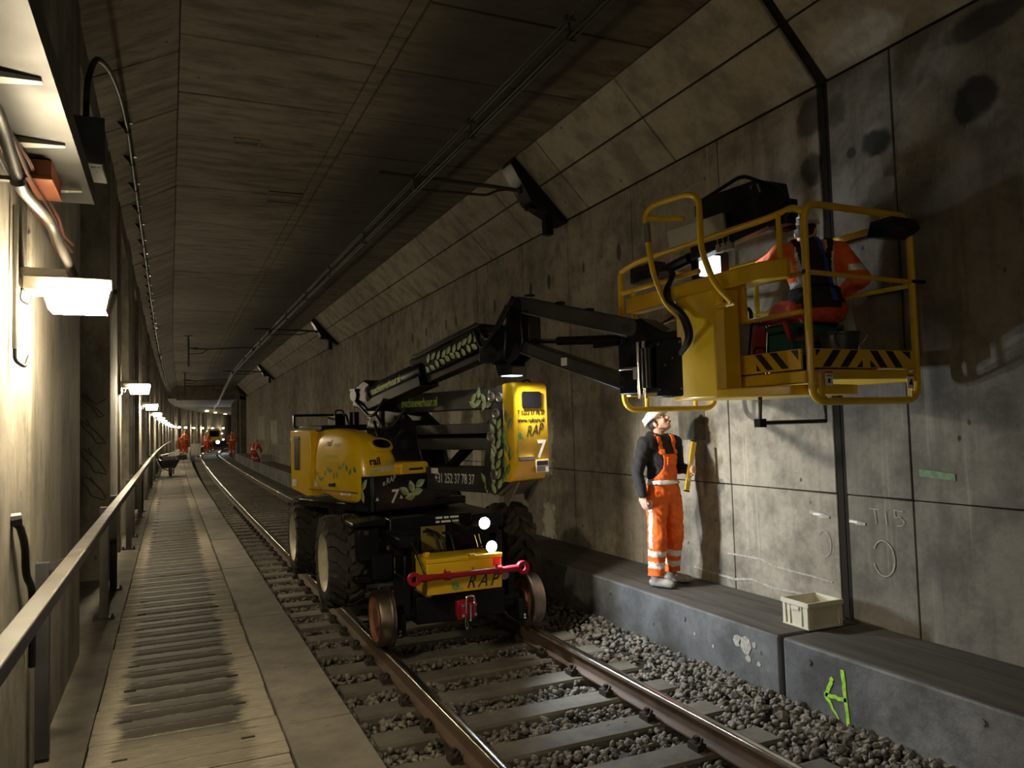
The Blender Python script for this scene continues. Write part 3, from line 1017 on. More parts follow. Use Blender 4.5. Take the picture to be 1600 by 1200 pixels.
for k in [0, -1] + list(range(1, 16)):
    y = 4.05 + 8.0 * k
    o = l0 if k == 0 else copy_tree(l0)
    xb = -.62 if y < 66 else -.62
    o.location = (xb + xoff(y), y, 2.69)
    if k == 0: lab = 'large bright wall lamp with cream housing, closest to the camera above the handrail'
    elif k < 0: lab = 'lit wall lamp behind the viewpoint, out of sight above the walkway'
    else: lab = 'lit wall lamp, %s of the row counted from the closest one' % ORD[k]
    tag(o, lab, 'lamp', 'lit wall lamps on the left wall')

# sheet steel tray over the lamp
t = empty('cable_tray', (-.62, 3.0, 3.2))
tag(t, 'grey sheet steel cable tray overhead, above the closest wall lamp', 'tray')
mb = MB(); mb.box(0, .275, -5, 1.39, 0, .006); mb.box(.267, .275, -5, 1.39, .006, .10); mb.build('tray_sheet', M_TRAY, t)
for yb in (-1.4, -.7, -.11, .51, 1.14):
    mb = MB(); mb.hexa([(0, yb - .055, -.03), (.24, yb - .014, -.010), (.24, yb + .014, -.010), (0, yb + .03, -.03), (0, yb - .055, 0), (.24, yb - .014, 0), (.24, yb + .014, 0), (0, yb + .03, 0)])
    mb.build('bracket', M_GALVL, t)
mb = MB()
rc = random.Random(4)
cb = empty('cable_bundle', (-.56, 3.0, 3.125))
tag(cb, 'loose bundle of thin brown cables under the sheet steel tray', 'cables')
for k in range(9):
    dx, dz = rc.uniform(-.04, .05), rc.uniform(-.05, .02)
    mb = MB()
    mb.tube([(dx + rc.uniform(-.012, .012) * (1 if y > 0 else .3), y, dz + rc.uniform(-.012, .012)) for y in (-5, -2, -.8, 0, .3, .6, .9, 1.2, 1.5, 1.8, 2.1)], .005 + .003 * rc.random(), 6)
    mb.build('cable', M_CABR if k % 3 else M_HOSE, cb)
t = empty('junction_box', (-.50, 3.88, 3.17))
tag(t, 'small orange junction box hanging under the sheet steel tray', 'box')
mb = MB(); mb.box(-.045, .045, -.16, .16, -.045, .03); mb.build('box_body', M_ORBOX, t, bevel=.006)
mb = MB(); mb.box(-.05, .05, -.17, .17, -.062, -.046); mb.build('box_lid', M_ORBOX, t, bevel=.004)
mb = MB(); mb.tube(fillet([(0, .16, 0), (.02, .24, -.03), (.01, .32, -.01)], .04), .012, 8); mb.build('cable_gland', M_ORBOX, t)
t = empty('conduit_pipe', (-.5, 3.0, 3.0))
tag(t, 'bent grey conduit pipe running down to the closest wall lamp', 'pipe')
P_ = fillet([(-.03, -2.0, .13), (0, -.1, .065), (0, .22, -.04), (0, .32, -.055), (.02, .9, -.02), (.10, 1.02, -.245)], .09, 5)
mb = MB(); mb.tube(P_, .021, 12); mb.build('pipe', M_PIPE, t)
mb = MB(); mb.cyl((0, .22, -.035), (0, .24, -.05), .026, .026, 12); mb.box(-.12, .02, .215, .245, -.05, -.035); mb.build('pipe_clamp', M_PIPE, t)
t = empty('wall_conduit', (-.6, 3.83, 2.4))
tag(t, 'thin upright grey conduit on the wall beside the closest lamp', 'pipe')
mb = MB(); mb.cyl((0, 0, -.0), (0, 0, .62), .011, .011, 8); mb.build('pipe', M_GALV, t)
mb = MB(); mb.tube(fillet([(0, 0, .0), (.0, .0, -.05), (.03, .05, -.075), (.04, .09, -.02)], .02, 4), .008, 8); mb.build('cable_tail', M_HOSE, t)
t = empty('wall_hose', (-.605, 4.15, 1.4))
tag(t, 'short black hose hanging out of the wall behind the near handrail', 'hose')
mb = MB(); mb.tube(fillet([(-.02, -.24, .27), (.01, -.21, .24), (.015, -.10, .14), (.01, -.05, .0), (.02, .07, -.08), (.012, .12, -.45)], .06, 5), .016, 10); mb.build('hose', M_HOSE, t)
mb = MB(); mb.cyl((-.02, -.245, .27), (.02, -.235, .275), .03, .026, 10); mb.build('hose_collar', M_GRY, t)

# radiating cable along the left chamfer, looping up out of a box
t = empty('feeder_cable', (-.4, 9.0, 5.3))
tag(t, 'thick black cable with clamps strung along the upper left chamfer, ending in a loop', 'cable')
pts = [(-.06, -3.75, -1.42), (-.06, -3.7, -1.1), (-.05, -3.25, -.72), (-.03, -2.4, -.40), (-.01, -1.2, -.12), (0, 0, 0)]
mb = MB(); mb.tube(fillet(pts, .8, 6) + [(xoff(9 + d), d, 0) for d in (4, 8, 11, 15, 19, 24, 30, 36, 43, 50, 56)], .019, 8); mb.build('cable', M_HOSE, t)
mb = MB(); mb.prism([(-.012, -.01), (.012, -.01), (.012, .09), (-.10, .09)], 'y', -.02, .02); mb.box(-.05, .05, -.03, .03, .085, .095); mb.lathe([(.03, -.015), (.03, .015), (.02, .015), (.02, -.015)], (0, 0, 0), (0, 1, 0), 10, True)
cl = mb.mesh('clamp', M_BLK)
for k in range(46): inst('clamp', cl, t, (xoff(9 + .1 + k * 1.1), .1 + k * 1.1, 0))
t = empty('splice_box', (-.46, 5.35, 3.82))
tag(t, 'black square splice box under the cable loop, on the left wall', 'box')
mb = MB(); mb.box(-.16, .10, -.18, .22, -.16, .12); mb.build('box_body', M_BLK, t, bevel=.01)
mb = MB(); mb.box(-.16, .108, -.19, -.178, -.165, .125); mb.build('box_door', M_BLK, t, bevel=.004)

# ------------------------------------------------------------------ overhead conductor
def cantilever(y, right, label):
    t = empty('overhead_bracket', (2.99 + xoff(y), y, 5.3))
    tag(t, label, 'bracket', 'overhead line brackets')
    if right:
        mb = MB(); mb.tube([(-.5, 0, .02), (1.1, 0, .0), (1.7, 0, -.03)], .028, 8); mb.build('arm', M_CONTACT, t)
        mb = MB(); mb.tube(fillet([(.03, 0, -.15), (1.0, 0, -.13), (1.15, 0, -.05), (1.4, 0, -.0)], .06, 4), .018, 8); mb.build('steady_arm', M_CONTACT, t)
        mb = MB(); mb.lathe([(.03, 0), (.06, .03), (.035, .06), (.06, .09), (.035, .12), (.06, .15), (.035, .18), (.06, .21), (.03, .24)], (1.45, 0, -.02), (1, 0, -.05), 12); mb.build('insulator', M_CONTACT, t)
        mb = MB(); mb.prism([(1.35, .40), (2.17, -.43), (2.14, -.47), (1.6, -.2), (1.3, .3)], 'y', -.17, .17); mb.box(1.86, 1.98, -.06, .06, -.62, .05); mb.box(1.60, 1.9, -.08, .08, -.28, .0)
        mb.build('mounting_plate', M_BLK, t, bevel=.006)
    else:
        mb = MB(); mb.cyl((-2.35, 0, -.75), (-2.35, 0, .39), .035, .035, 8); mb.box(-2.5, -2.2, -.1, .1, .375, .405); mb.build('drop_post', M_CONTACT, t)
        mb = MB(); mb.tube([(-2.35, 0, -.05), (-1.7, 0, -.08), (.1, 0, .02)], .024, 8); mb.tube([(-2.35, 0, -.28), (-1.9, 0, -.25), (-1.65, 0, -.09)], .02, 8); mb.build('arm', M_CONTACT, t)
        mb = MB(); mb.lathe([(.03, 0), (.055, .03), (.035, .06), (.055, .09), (.035, .12), (.055, .15), (.03, .18)], (-2.2, 0, -.06), (1, 0, 0), 10); mb.build('insulator', M_GRY, t)
    mb = MB(); mb.box(-.05, .05, -.03, .03, -.17, .06); mb.build('clamp', M_CONTACT, t)
    return t
cantilever(9.6, True, 'nearest black overhead line arm bolted to the right chamfer above the boom')
cantilever(25.8, True, 'black overhead line arm on the right chamfer behind the machine')
cantilever(31.5, False, 'overhead line arm hanging from a drop post at the left of the ceiling')
cantilever(44.0, True, 'small distant overhead line arm on the right chamfer')
cantilever(50.5, False, 'second drop post overhead arm, deeper than the first')
cantilever(57.0, False, 'third drop post overhead arm, close to the portal')
cantilever(63.5, True, 'overhead arm on the right chamfer at the dark portal')
t = empty('overhead_line', (2.99, 0, 5.3))
tag(t, 'twin overhead conductor bars hung along the ceiling over the track', 'overhead line')
ysl = [-6, 2, 9.6, 20] + frange(23, 100, 3)
for dz, nm in ((.0, 'carrier_bar'), (-.17, 'contact_bar')):
    for dx in (-.022, .022):
        mb = MB(); mb.tube([(dx + xoff(y), y, dz - min(.95, max(0, y - 44) * .047)) for y in ysl], .010, 6); mb.build(nm, M_CONTACT, t)
for y in (5.35, 7.6, 12.6, 15.6, 18.6, 22, 25.8, 29, 32, 36):
    mb = MB(); mb.cyl((0, 0, -.17), (0, 0, .0), .012, .012, 6); mb.box(-.045, .045, -.03, .03, -.02, .03); mb.box(-.045, .045, -.03, .03, -.19, -.145)
    mb.build('dropper', M_CONTACT, t, loc=(xoff(y), y, 0))

# ------------------------------------------------------------------ the road-rail boom lift
LIFT = empty('boom_lift', (XC, 9.1, 0))
tag(LIFT, 'yellow and black boom lift on rail wheels and four big tyres, standing on the track', 'boom lift')
RU = Matrix.Rotation(math.radians(-70), 4, 'Z')          # turned superstructure: x along the boom, y to its far side
def U(): return MB(RU.copy())
def uv(s, t, z): return RU @ Vector((s, t, z))
US, UT = RU.to_3x3() @ Vector((1, 0, 0)), RU.to_3x3() @ Vector((0, 1, 0))
UP = Vector((0, 0, 1))

def P(name, mb, mats, parent=None, bevel=0, **kw):
    return mb.build(name, mats, parent if parent is not None else LIFT, bevel=bevel, **kw)

# chassis
mb = MB()
mb.box(-.56, .56, -1.50, 1.55, .52, .93)
mb.box(-.74, .72, -1.45, 1.40, .93, 1.08)
mb.box(-.50, .50, -1.82, -1.45, .34, .78)
mb.box(-.58, .30, -1.62, -1.40, .60, 1.12)
mb.box(-.72, .72, -1.10, -.94, .56, .78)
mb.box(-.72, .72, 1.02, 1.18, .56, .78)
chassis = P('chassis', mb, M_BLK, bevel=.015)
mb = MB(); mb.box(-.26, .0, -1.63, -1.615, .70, 1.02); P('inner_panel', mb, M_OLIVE, chassis, bevel=.006)
mb = MB(); mb.prism([(-.95, 1.06), (-.62, 1.06), (-.60, 1.10), (-.62, 1.13), (-.94, 1.10)], 'y', -1.62, -1.25); mb.box(-.90, -.70, -1.66, -1.50, .74, 1.04); mb.box(-.78, -.58, -1.72, -1.50, .56, .80); mb.box(-.92, -.55, -1.60, -1.45, .52, .58)
P('valve_block', mb, M_BLK, chassis, bevel=.008)
mb = MB(); mb.box(-.84, -.80, -1.668, -1.66, .99, 1.03); mb.box(-.60, -.56, -1.73, -1.72, .92, .97); mb.box(-.64, -.615, -1.73, -1.72, .84, .88); mb.cyl((-.565, -1.73, .60), (-.565, -1.73, .76), .008, .008, 6)
for z in (.62, .68, .74): mb.cyl((-.48, -1.74, z), (-.48, -1.72, z), .012, .012, 8)
P('bolt_heads', mb, M_CHROME, chassis)
mb = MB(); mb.cyl((-.58, -1.725, .90), (-.58, -1.725, .915), .04, .04, 12); P('red_valve_ring', mb, M_RED, chassis)
mb = MB()
for a, b, c in (((-.25, -1.70, .98), (-.22, -1.95, 1.02), (-.15, -1.98, .70)), ((-.22, -1.70, 1.0), (-.17, -2.0, .98), (-.10, -2.0, .72)), ((-.05, -1.70, .95), (-.04, -1.9, .98), (-.02, -1.98, .75)), ((.05, -1.6, .9), (.25, -1.9, 1.0), (.2, -2.1, .85)), ((-.6, -1.6, 1.0), (-.45, -1.85, 1.0), (-.42, -1.75, .6))):
    mb.tube(fillet([a, b, c], .15, 6), .014, 8)
P('hydraulic_hoses', mb, M_HOSE, chassis)
mb = MB(); mb.cyl((-.50, -2.05, .98), (-.455, -2.40, .66), .008, .008, 8); mb.cyl((.15, -2.0, 1.02), (.165, -2.1, .84), .007, .007, 8); mb.cyl((.19, -2.0, 1.04), (.205, -2.1, .84), .007, .007, 8); P('support_rod', mb, M_CHROME, chassis)
mb = MB(); mb.box(-.62, -.47, -2.10, -1.55, .90, .99); mb.box(.08, .40, -2.05, -1.5, .96, 1.04); mb.box(-.47, -.40, -2.0, -1.8, .30, .98); mb.box(.40, .46, -2.0, -1.8, .30, .98); P('front_frame', mb, M_BLK, chassis, bevel=.008)

# small unreadable notice on the dark front
mb = MB()
for z_, segs in ((1.085, (.07, .05, .09)), (1.045, (.04, .10, .07))):
    x_ = -.10
    for w_ in segs:
        mb.box(x_, x_ + w_, -1.624, -1.6205, z_, z_ + .02); x_ += w_ + .018
P('notice_strip', mb, M_WHT, chassis)

# tyres
def make_wheel():
    w = .19
    mb = MB()
    pr_ = [(.285, -w * .82), (.30, -w * .95), (.36, -w), (.41, -w * .96), (.425, -w * .80), (.428, 0), (.425, w * .80), (.41, w * .96), (.36, w), (.30, w * .95), (.285, w * .82), (.27, 0)]
    mb.lathe(pr_, (0, 0, 0), (1, 0, 0), 40, True)
    N = 19
    for side in (-1, 1):
        for k in range(N):
            a0 = 2 * PI * (k + (.5 if side > 0 else 0)) / N
            P0 = []
            for (h, da, r) in ((.02, .20, .472), (.085, .10, .474), (.125, -.02, .472), (.178, -.06, .455), (.192, -.07, .40)):
                P0.append((side * h, a0 + da, r))
            da = .062
            vs = []; n = len(P0)
            for (x, a, r) in P0:
                for rr in (r, r - .05):
                    for d in (-da, da):
                        vs.append((x, rr * math.cos(a + d), rr * math.sin(a + d)))
            fs_ = [(0, 1, 3, 2), (4 * n - 4, 4 * n - 2, 4 * n - 1, 4 * n - 3)]
            for i in range(n - 1):
                b = 4 * i
                for q in ((0, 1), (1, 3), (3, 2), (2, 0)): fs_.append((b + q[0], b + q[1], b + 4 + q[1], b + 4 + q[0]))
            mb.add(vs, fs_)
    tyre = mb.mesh('tyre', M_RUB)
    mb = MB()
    mb.lathe([(.288, -.165), (.300, -.178), (.286, -.172), (.262, -.145), (.235, -.10), (.15, -.085), (.11, -.095), (.105, -.13), (.06, -.135), (.0005, -.135), (.0005, .10), (.288, .10)], (0, 0, 0), (1, 0, 0), 36, True)
    for k in range(8):
        a = 2 * PI * k / 8
        mb.cyl((-.095, .13 * math.cos(a), .13 * math.sin(a)), (-.12, .13 * math.cos(a), .13 * math.sin(a)), .013, .013, 6)
    rim = mb.mesh('rim', M_RIM)
    return tyre, rim
TY, RIM = make_wheel()
k = 0
for (x, y, nm) in ((-.945, -1.02, 0), (-.945, 1.10, 0), (.945, -1.02, PI), (.945, 1.10, PI)):
    o = inst('wheel_tyre', TY, LIFT, (x, y, .665), (.13 * k, 0, nm)); inst('rim', RIM, o); k += 1

# rail wheels and axles
mb = MB(); mb.lathe([(.005, -.065), (.10, -.065), (.105, -.045), (.205, -.035), (.215, -.075), (.247, -.075), (.252, -.06), (.255, .03), (.262, .04), (.282, .05), (.282, .065), (.27, .072), (.21, .072), (.20, .05), (.11, .055), (.10, .075), (.005, .075)], (0, 0, 0), (1, 0, 0), 44)
rwm = mb.mesh('rail_wheel', [M_STEEL, M_RUSTW], sharp=25)
paint(rwm, lambda c, n: 1 if (c.y ** 2 + c.z ** 2) ** .5 < .213 else 0)
for ya in (-1.96, 1.98):
    for s_ in (-1, 1):
        o = inst('rail_wheel', rwm, LIFT, (s_ * .7525, ya, .262), (0, 0, 0 if s_ < 0 else PI))
    mb = MB(); mb.cyl((-.66, ya, .27), (.66, ya, .27), .075, .075, 20); mb.cyl((.40, ya, .27), (.62, ya, .27), .10, .10, 20); mb.box(-.45, .45, ya - .10, ya + .10, .17, .42)
    for s_ in (-1, 1):
        mb.box(s_ * .60 - .03, s_ * .60 + .03, ya - .16, ya + .16, .10, .30); mb.box(s_ * .53 - .035, s_ * .53 + .035, ya - .08, ya + .3, .22, .62)
    P('rail_axle', mb, M_BLK, bevel=.008)
mb = MB()
for s_ in (-1, 1):
    for z in (.12, .15): mb.cyl((s_ * .63, -2.13, z), (s_ * .63, -2.11, z), .012, .012, 8)
P('axle_bolts', mb, M_CHROME)

# yellow box on the front with its red tow bar and coupling
mb = MB(); mb.box(-.435, .305, -2.35, -2.0, .49, .775)
box = P('equipment_box', mb, M_YEL, bevel=.01)
mb = MB(); mb.box(-.442, .312, -2.358, -1.99, .775, .815); P('box_lid', mb, M_YEL, box, bevel=.008)
mb = MB(); mb.box(-.40, -.37, -2.2, -2.12, .815, .845); mb.cyl((-.385, -2.16, .835), (-.345, -2.16, .835), .02, .02, 10); mb.box(-.03, .03, -2.375, -2.30, .80, .83); mb.cyl((-.03, -2.36, .82), (.03, -2.36, .82), .017, .017, 10); P('lid_latch', mb, M_YEL, box, bevel=.004)
mb = MB(); mb.prism([(-.45, .485), (-.40, .485), (-.40, .495), (-.45, .495)], 'y', -2.37, -2.0); mb.cyl((.335, -2.34, .60), (.335, -2.32, .60), .045, .045, 14); P('box_foot', mb, M_GALV, box)
text('e.', .15, (-.20, -2.3525, .52), (1, 0, 0), (0, 0, 1), M_LEAF, box, bold=.006)
text('RAP', .17, (-.06, -2.3525, .52), (1, 0, 0), (0, 0, 1), M_INK, box, shear=.45, space=1.35, sx=.85)
mb = MB(); mb.ribbon([(.0, -2.352, .71), (.03, -2.352, .66), (.01, -2.352, .60)], .012, (0, -1, 0)); P('drip_stain', mb, M_RUSTW, box)
mb = MB(); mb.box(.215, .285, -2.354, -2.35, .70, .77); P('caution_sticker', mb, M_REDP, box)
mb = MB()
zt = .672
mb.cyl((-.36, -2.44, zt), (.26, -2.44, zt), .026, .026, 14)
for s_, x0 in ((-1, -.36), (1, .26)):
    mb.tube([(x0, -2.44, zt), (x0 + s_ * .10, -2.44, zt), (x0 + s_ * .17, -2.44, zt)], [.026, .032, .034], 12)
    mb.lathe([(.030, -.02), (.062, -.02), (.062, .02), (.030, .02)], (x0 + s_ * .22, -2.44, zt), (0, 1, 0), 22, True)
tow = P('tow_bar', mb, M_RED, sharp=50)
mb = MB()
for x in (-.27, .235):
    mb.lathe([(.028, -.025), (.042, -.025), (.042, .025), (.028, .025)], (x, -2.44, zt), (1, 0, 0), 14, True); mb.box(x - .012, x + .012, -2.43, -2.345, zt - .04, zt - .015); mb.cyl((x - .02, -2.44, zt + .03), (x - .02, -2.44, zt + .06), .008, .008, 6)
P('bar_clamp', mb, M_RED, tow)
mb = MB(); mb.box(-.15, .005, -2.44, -2.28, .27, .41); mb.box(-.165, .02, -2.40, -2.36, .25, .43)
cp = P('coupling', mb, M_RED, bevel=.012)
mb = MB(); mb.tube(fillet([(-.10, -2.43, .30), (-.10, -2.45, .47), (-.02, -2.45, .47), (-.02, -2.43, .40)], .03, 4), .009, 8); mb.cyl((-.07, -2.46, .25), (-.07, -2.46, .40), .014, .014, 10)
for x in (-.13, -.01):
    for z in (.30, .39): mb.cyl((x, -2.455, z), (x, -2.435, z), .014, .014, 8)
mb.tube(fillet([(-.10, -2.44, .28), (-.115, -2.45, .22), (-.10, -2.45, .17), (-.085, -2.45, .20), (-.095, -2.44, .25)], .02, 4), .007, 8); P('coupling_pin', mb, M_CHROME, cp)
# LED lamps
def led(name, loc, r, parent):
    mb = MB(); mb.lathe([(.005, .06), (r * .6, .055), (r * 1.12, .02), (r * 1.15, 0), (r, -.004), (r * .95, .004), (.005, .006)], loc, (0, 1, 0), 20)
    o = P(name, mb, M_BLK, parent)
    mb = MB(); mb.lathe([(.004, .006), (r * .93, .004), (r * .9, -.006), (.004, -.010)], loc, (0, 1, 0), 20); P('lamp_lens', mb, M_LEDW, o)
    mb = MB(); mb.box(loc[0] - .02, loc[0] + .02, loc[1] + .03, loc[1] + .09, loc[2] - r * 1.3, loc[2]); P('lamp_bracket', mb, M_BLK, o)
    lamp_light('led_light', 'SPOT', (loc[0], loc[1] - .03, loc[2]), HEAD_W, COOL, o, (.95, -1, -.14), .04, math.radians(128), .45)
led('work_lamp', (.19, -2.22, 1.085), .058, LIFT)
led('work_lamp', (.225, -2.30, .87), .056, LIFT)

# ---- turned superstructure
mb = MB(); mb.cyl((0, 0, 1.06), (0, 0, 1.16), .56, .56, 40); P('slew_ring', mb, M_BLK)
mb = U(); mb.box(-.85, .74, -.90, .40, 1.12, 1.20); mb.box(-.45, .62, -.40, .26, 1.16, 1.5); P('turntable', mb, M_BLK, bevel=.012)
mb = U(); mb.prism([(.46, -.94), (.74, -.94), (.78, -.90), (.78, -.08), (.46, -.08)], 'z', 1.13, 1.505)
fp = P('front_panel', mb, M_BLK, bevel=.012)
def on_front(s): return dict(ex=UT, ey=UP)
text('7', .20, uv(.783, -.705, 1.215), UT, UP, M_WHT, fp, bold=.004, shear=.15)
text('e.RAP', .085, uv(.783, -.80, 1.40), UT + UP * .32, UP, M_WHT, fp, shear=.45, sx=.85)
mb = U()
for (t, z, a) in ((-.42, 1.37, 1.9), (-.30, 1.40, .5), (-.52, 1.33, 2.6), (-.34, 1.31, .15), (-.44, 1.26, 3.3)):
    mb.leaf((.782, t, z), .15, .085, a, (0, 1, 0), (0, 0, 1), (1, 0, 0))
P('leaf_print', mb, LEAFS, fp)
mb = U()
for (s_, z, a) in ((.55, 1.40, 1.2), (.62, 1.30, 1.8), (.66, 1.42, .9)): mb.leaf((s_, -.942, z), .16, .07, a, (1, 0, 0), (0, 0, 1), (0, -1, 0))
P('leaf_print', mb, LEAFS, fp)
mb = U()
for t in (-.87, -.56): mb.add([(.783, t - .022, 1.25), (.783, t + .022, 1.25), (.783, t, 1.29)], [(0, 1, 2)])
P('warning_triangle', mb, M_REFL, fp)

# engine hood: a rounded loft
def ring(s0, s1, t0, t1, z, e=4.0, n=44):
    cs, ct = (s0 + s1) / 2, (t0 + t1) / 2
    out = []
    for k in range(n):
        a = 2 * PI * k / n
        ca, sa = math.cos(a), math.sin(a)
        out.append((cs + (s1 - s0) / 2 * math.copysign(abs(ca) ** (2 / e), ca), ct + (t1 - t0) / 2 * math.copysign(abs(sa) ** (2 / e), sa), z))
    return out
L = [(.15, .62, -.94, -.50, 1.19), (-.10, .65, -.98, -.45, 1.27), (-.42, .66, -1.0, -.40, 1.38), (-.45, .66, -1.005, -.39, 1.50), (-.45, .64, -1.0, -.405, 1.64), (-.44, .60, -.99, -.445, 1.76), (-.43, .53, -.975, -.51, 1.87), (-.42, .43, -.95, -.62, 1.95), (-.40, .28, -.915, -.70, 2.005), (-.36, .10, -.87, -.76, 2.03)]
mb = U(); vs = []
for q in L: vs += ring(*q)
n = 44
fs_ = [tuple(range(n)), tuple((len(L) - 1) * n + k for k in range(n))]
for i in range(len(L) - 1):
    for k in range(n): fs_.append((i * n + k, i * n + (k + 1) % n, i * n + n + (k + 1) % n, i * n + n + k))
mb.add(vs, fs_)
hood = P('engine_hood', mb, M_YEL, sharp=60)
m_ = hood.modifiers.new('sub', 'SUBSURF'); m_.levels = 1; m_.render_levels = 2
R_ = Matrix(((.80, -.10, .59), (.28, .94, -.20), (-.53, .33, .78)))
R_ = RU.to_3x3() @ Vector((.70, .30, .65)).normalized().to_track_quat('Z', 'Y').to_matrix()
# window in its raised rim
wc = Vector((.55, -.655, 1.835))
hev = hood.evaluated_get(bpy.context.evaluated_depsgraph_get())
_o = Vector((-2.4, -9.0, 1.95)); _t = RU @ wc
_h, _p, _n, _ = hev.ray_cast(_o, (_t - _o).normalized())
wc = RU.inverted() @ _p
wq = (RU.inverted().to_3x3() @ _n).normalized()
wx = Vector((0, 1, 0)); wx = (wx - wq * wx.dot(wq)).normalized(); wy = wq.cross(wx)
def oval(mb, rx, ry, lo, hi, inner=None):
    vs = []; N = 28
    for h, q in ((lo, 1), (hi, .93)):
        for k in range(N):
            a = 2 * PI * k / N
            vs.append(wc + wx * (rx * q * math.copysign(abs(math.cos(a)) ** .75, math.cos(a))) + wy * (ry * q * math.copysign(abs(math.sin(a)) ** .85, math.sin(a))) + wq * h)
    mb.add(vs, [tuple(range(N)), tuple(range(N, 2 * N))] + [(k, (k + 1) % N, N + (k + 1) % N, N + k) for k in range(N)])
mb = U(); oval(mb, .165, .100, -.05, .020); rimo = P('window_rim', mb, M_YEL, hood, bevel=.012, seg=3)
mb = U(); oval(mb, .125, .062, -.03, .026); P('window_glass', mb, M_GLASSD, hood)
text('rail', .115, uv(.656, -.855, 1.625), UT, UP, M_INK, hood, bold=.004, sx=.95)
text('care', .105, uv(.662, -.665, 1.615), UT, UP, M_LEAFB, hood, sx=.85)
text('greenline', .115, uv(.672, -.86, 1.535), UT + UP * .05, UP, M_PALE, hood, shear=.35, sx=.82, bold=.004)
text('rail', .10, uv(-.06, -1.0, 1.835), US, UP, M_INK, hood, sx=.95, shear=.3, bold=.002)
text('care', .09, uv(.10, -1.0, 1.82), US, UP, M_LIME, hood, sx=.9, shear=.3)
text('greenline', .07, uv(-.06, -1.006, 1.70), US, UP, M_LIME, hood, shear=.3)
mb = U(); mb.box(-.04, .22, -1.008, -.999, 1.60, 1.66); P('grey_slogan_strip', mb, M_YELD, hood)
mb = U()
rl = random.Random(9)
for k in range(15):
    s_ = -.35 + k * .062
    mb.leaf((s_, -1.009, 1.47 + .05 * math.sin(k * 1.3) + .01 * k), .085, .04, rl.uniform(.2, 2.6), (1, 0, 0), (0, 0, 1), (0, -1, 0), .004)
P('leaf_print', mb, LEAFSD, hood)
mb = U()
for k in range(4):
    t = -.955 + k * .04
    mb.leaf((.668, t, 1.475 + .035 * math.sin(k * 1.7) + .008 * k), .075, .036, rl.uniform(.3, 2.4), (0, 1, 0), (0, 0, 1), (1, 0, 0), .006)
P('leaf_print', mb, LEAFSD, hood)
for o_ in list(hood.children):
    if o_.name.startswith(('lettering', 'leaf_print')):
        c_ = sum((v.co for v in o_.data.vertices), Vector()) / len(o_.data.vertices)
        l_ = RU.inverted() @ c_
        drape(o_, hood, -US if l_.x > .5 else UT)
mb = U(); mb.box(.03, .17, -1.012, -1.0, 1.385, 1.43); mb.box(.05, .15, -1.02, -1.01, 1.395, 1.42); P('hood_handle', mb, M_GRY, hood, bevel=.004)
mb = U(); mb.box(-.40, .62, -1.012, -1.004, 1.335, 1.342); P('hood_seam', mb, M_INK, hood)
mb = U()
for k in range(4): mb.box(.28 + k * .055, .32 + k * .055, -1.012, -1.003, 1.30, 1.325)
P('plate_print', mb, M_WHT, hood)
# louvred end cabinet
mb = U(); mb.prism([(-.84, 1.335), (-.46, 1.25), (-.38, 1.26), (-.38, 2.02), (-.84, 2.02)], 'y', -1.0, -.55)
cab = P('side_cabinet', mb, M_YEL, bevel=.012)
mb = U(); mb.box(-.745, -.625, -1.004, -.998, 1.55, 1.95); vent = P('vent_opening', mb, M_INK, cab)
for k in range(10):
    mb = U(); z = 1.57 + k * .038; mb.box(-.74, -.63, -1.010, -1.002, z, z + .012); P('slat', mb, M_GRY, cab)
mb = U(); mb.box(-.80, -.70, -1.004, -1.0, 1.36, 1.44); mb.box(-.375, -.379, -.95, -.88, 1.36, 1.45); P('info_sticker', mb, M_WHT, cab)
mb = U(); mb.box(-.92, -.25, -.92, -.30, 2.0, 2.07); P('rear_deck', mb, M_BLK, cab, bevel=.01)
mb = U()
mb.tube(fillet([(-.88, -.93, 2.05), (-.88, -.93, 2.20), (-.80, -.25, 2.20), (-.8, -.2, 2.05)], .01, 2), .018, 4)
mb.box(-.62, -.45, -.62, -.48, 2.05, 2.18); mb.tube(fillet([(-.5, -.60, 2.17), (-.5, -.58, 2.25), (-.5, -.48, 2.25), (-.5, -.46, 2.17)], .03, 4), .010, 6); mb.cyl((-.3, -.45, 2.05), (-.3, -.45, 2.22), .06, .06, 12)
P('rear_frame', mb, M_BLK, cab)
mb = U(); mb.prism([(-.54, 1.50), (-.15, 1.50), (-.15, 1.605), (-.18, 1.635), (-.51, 1.635), (-.54, 1.605)], 'x', .25, .76)
sh = P('small_hood', mb, M_YEL, bevel=.02, seg=3)
mb = U(); mb.box(.755, .763, -.43, -.24, 1.545, 1.57); P('grip_slot', mb, M_INK, sh)

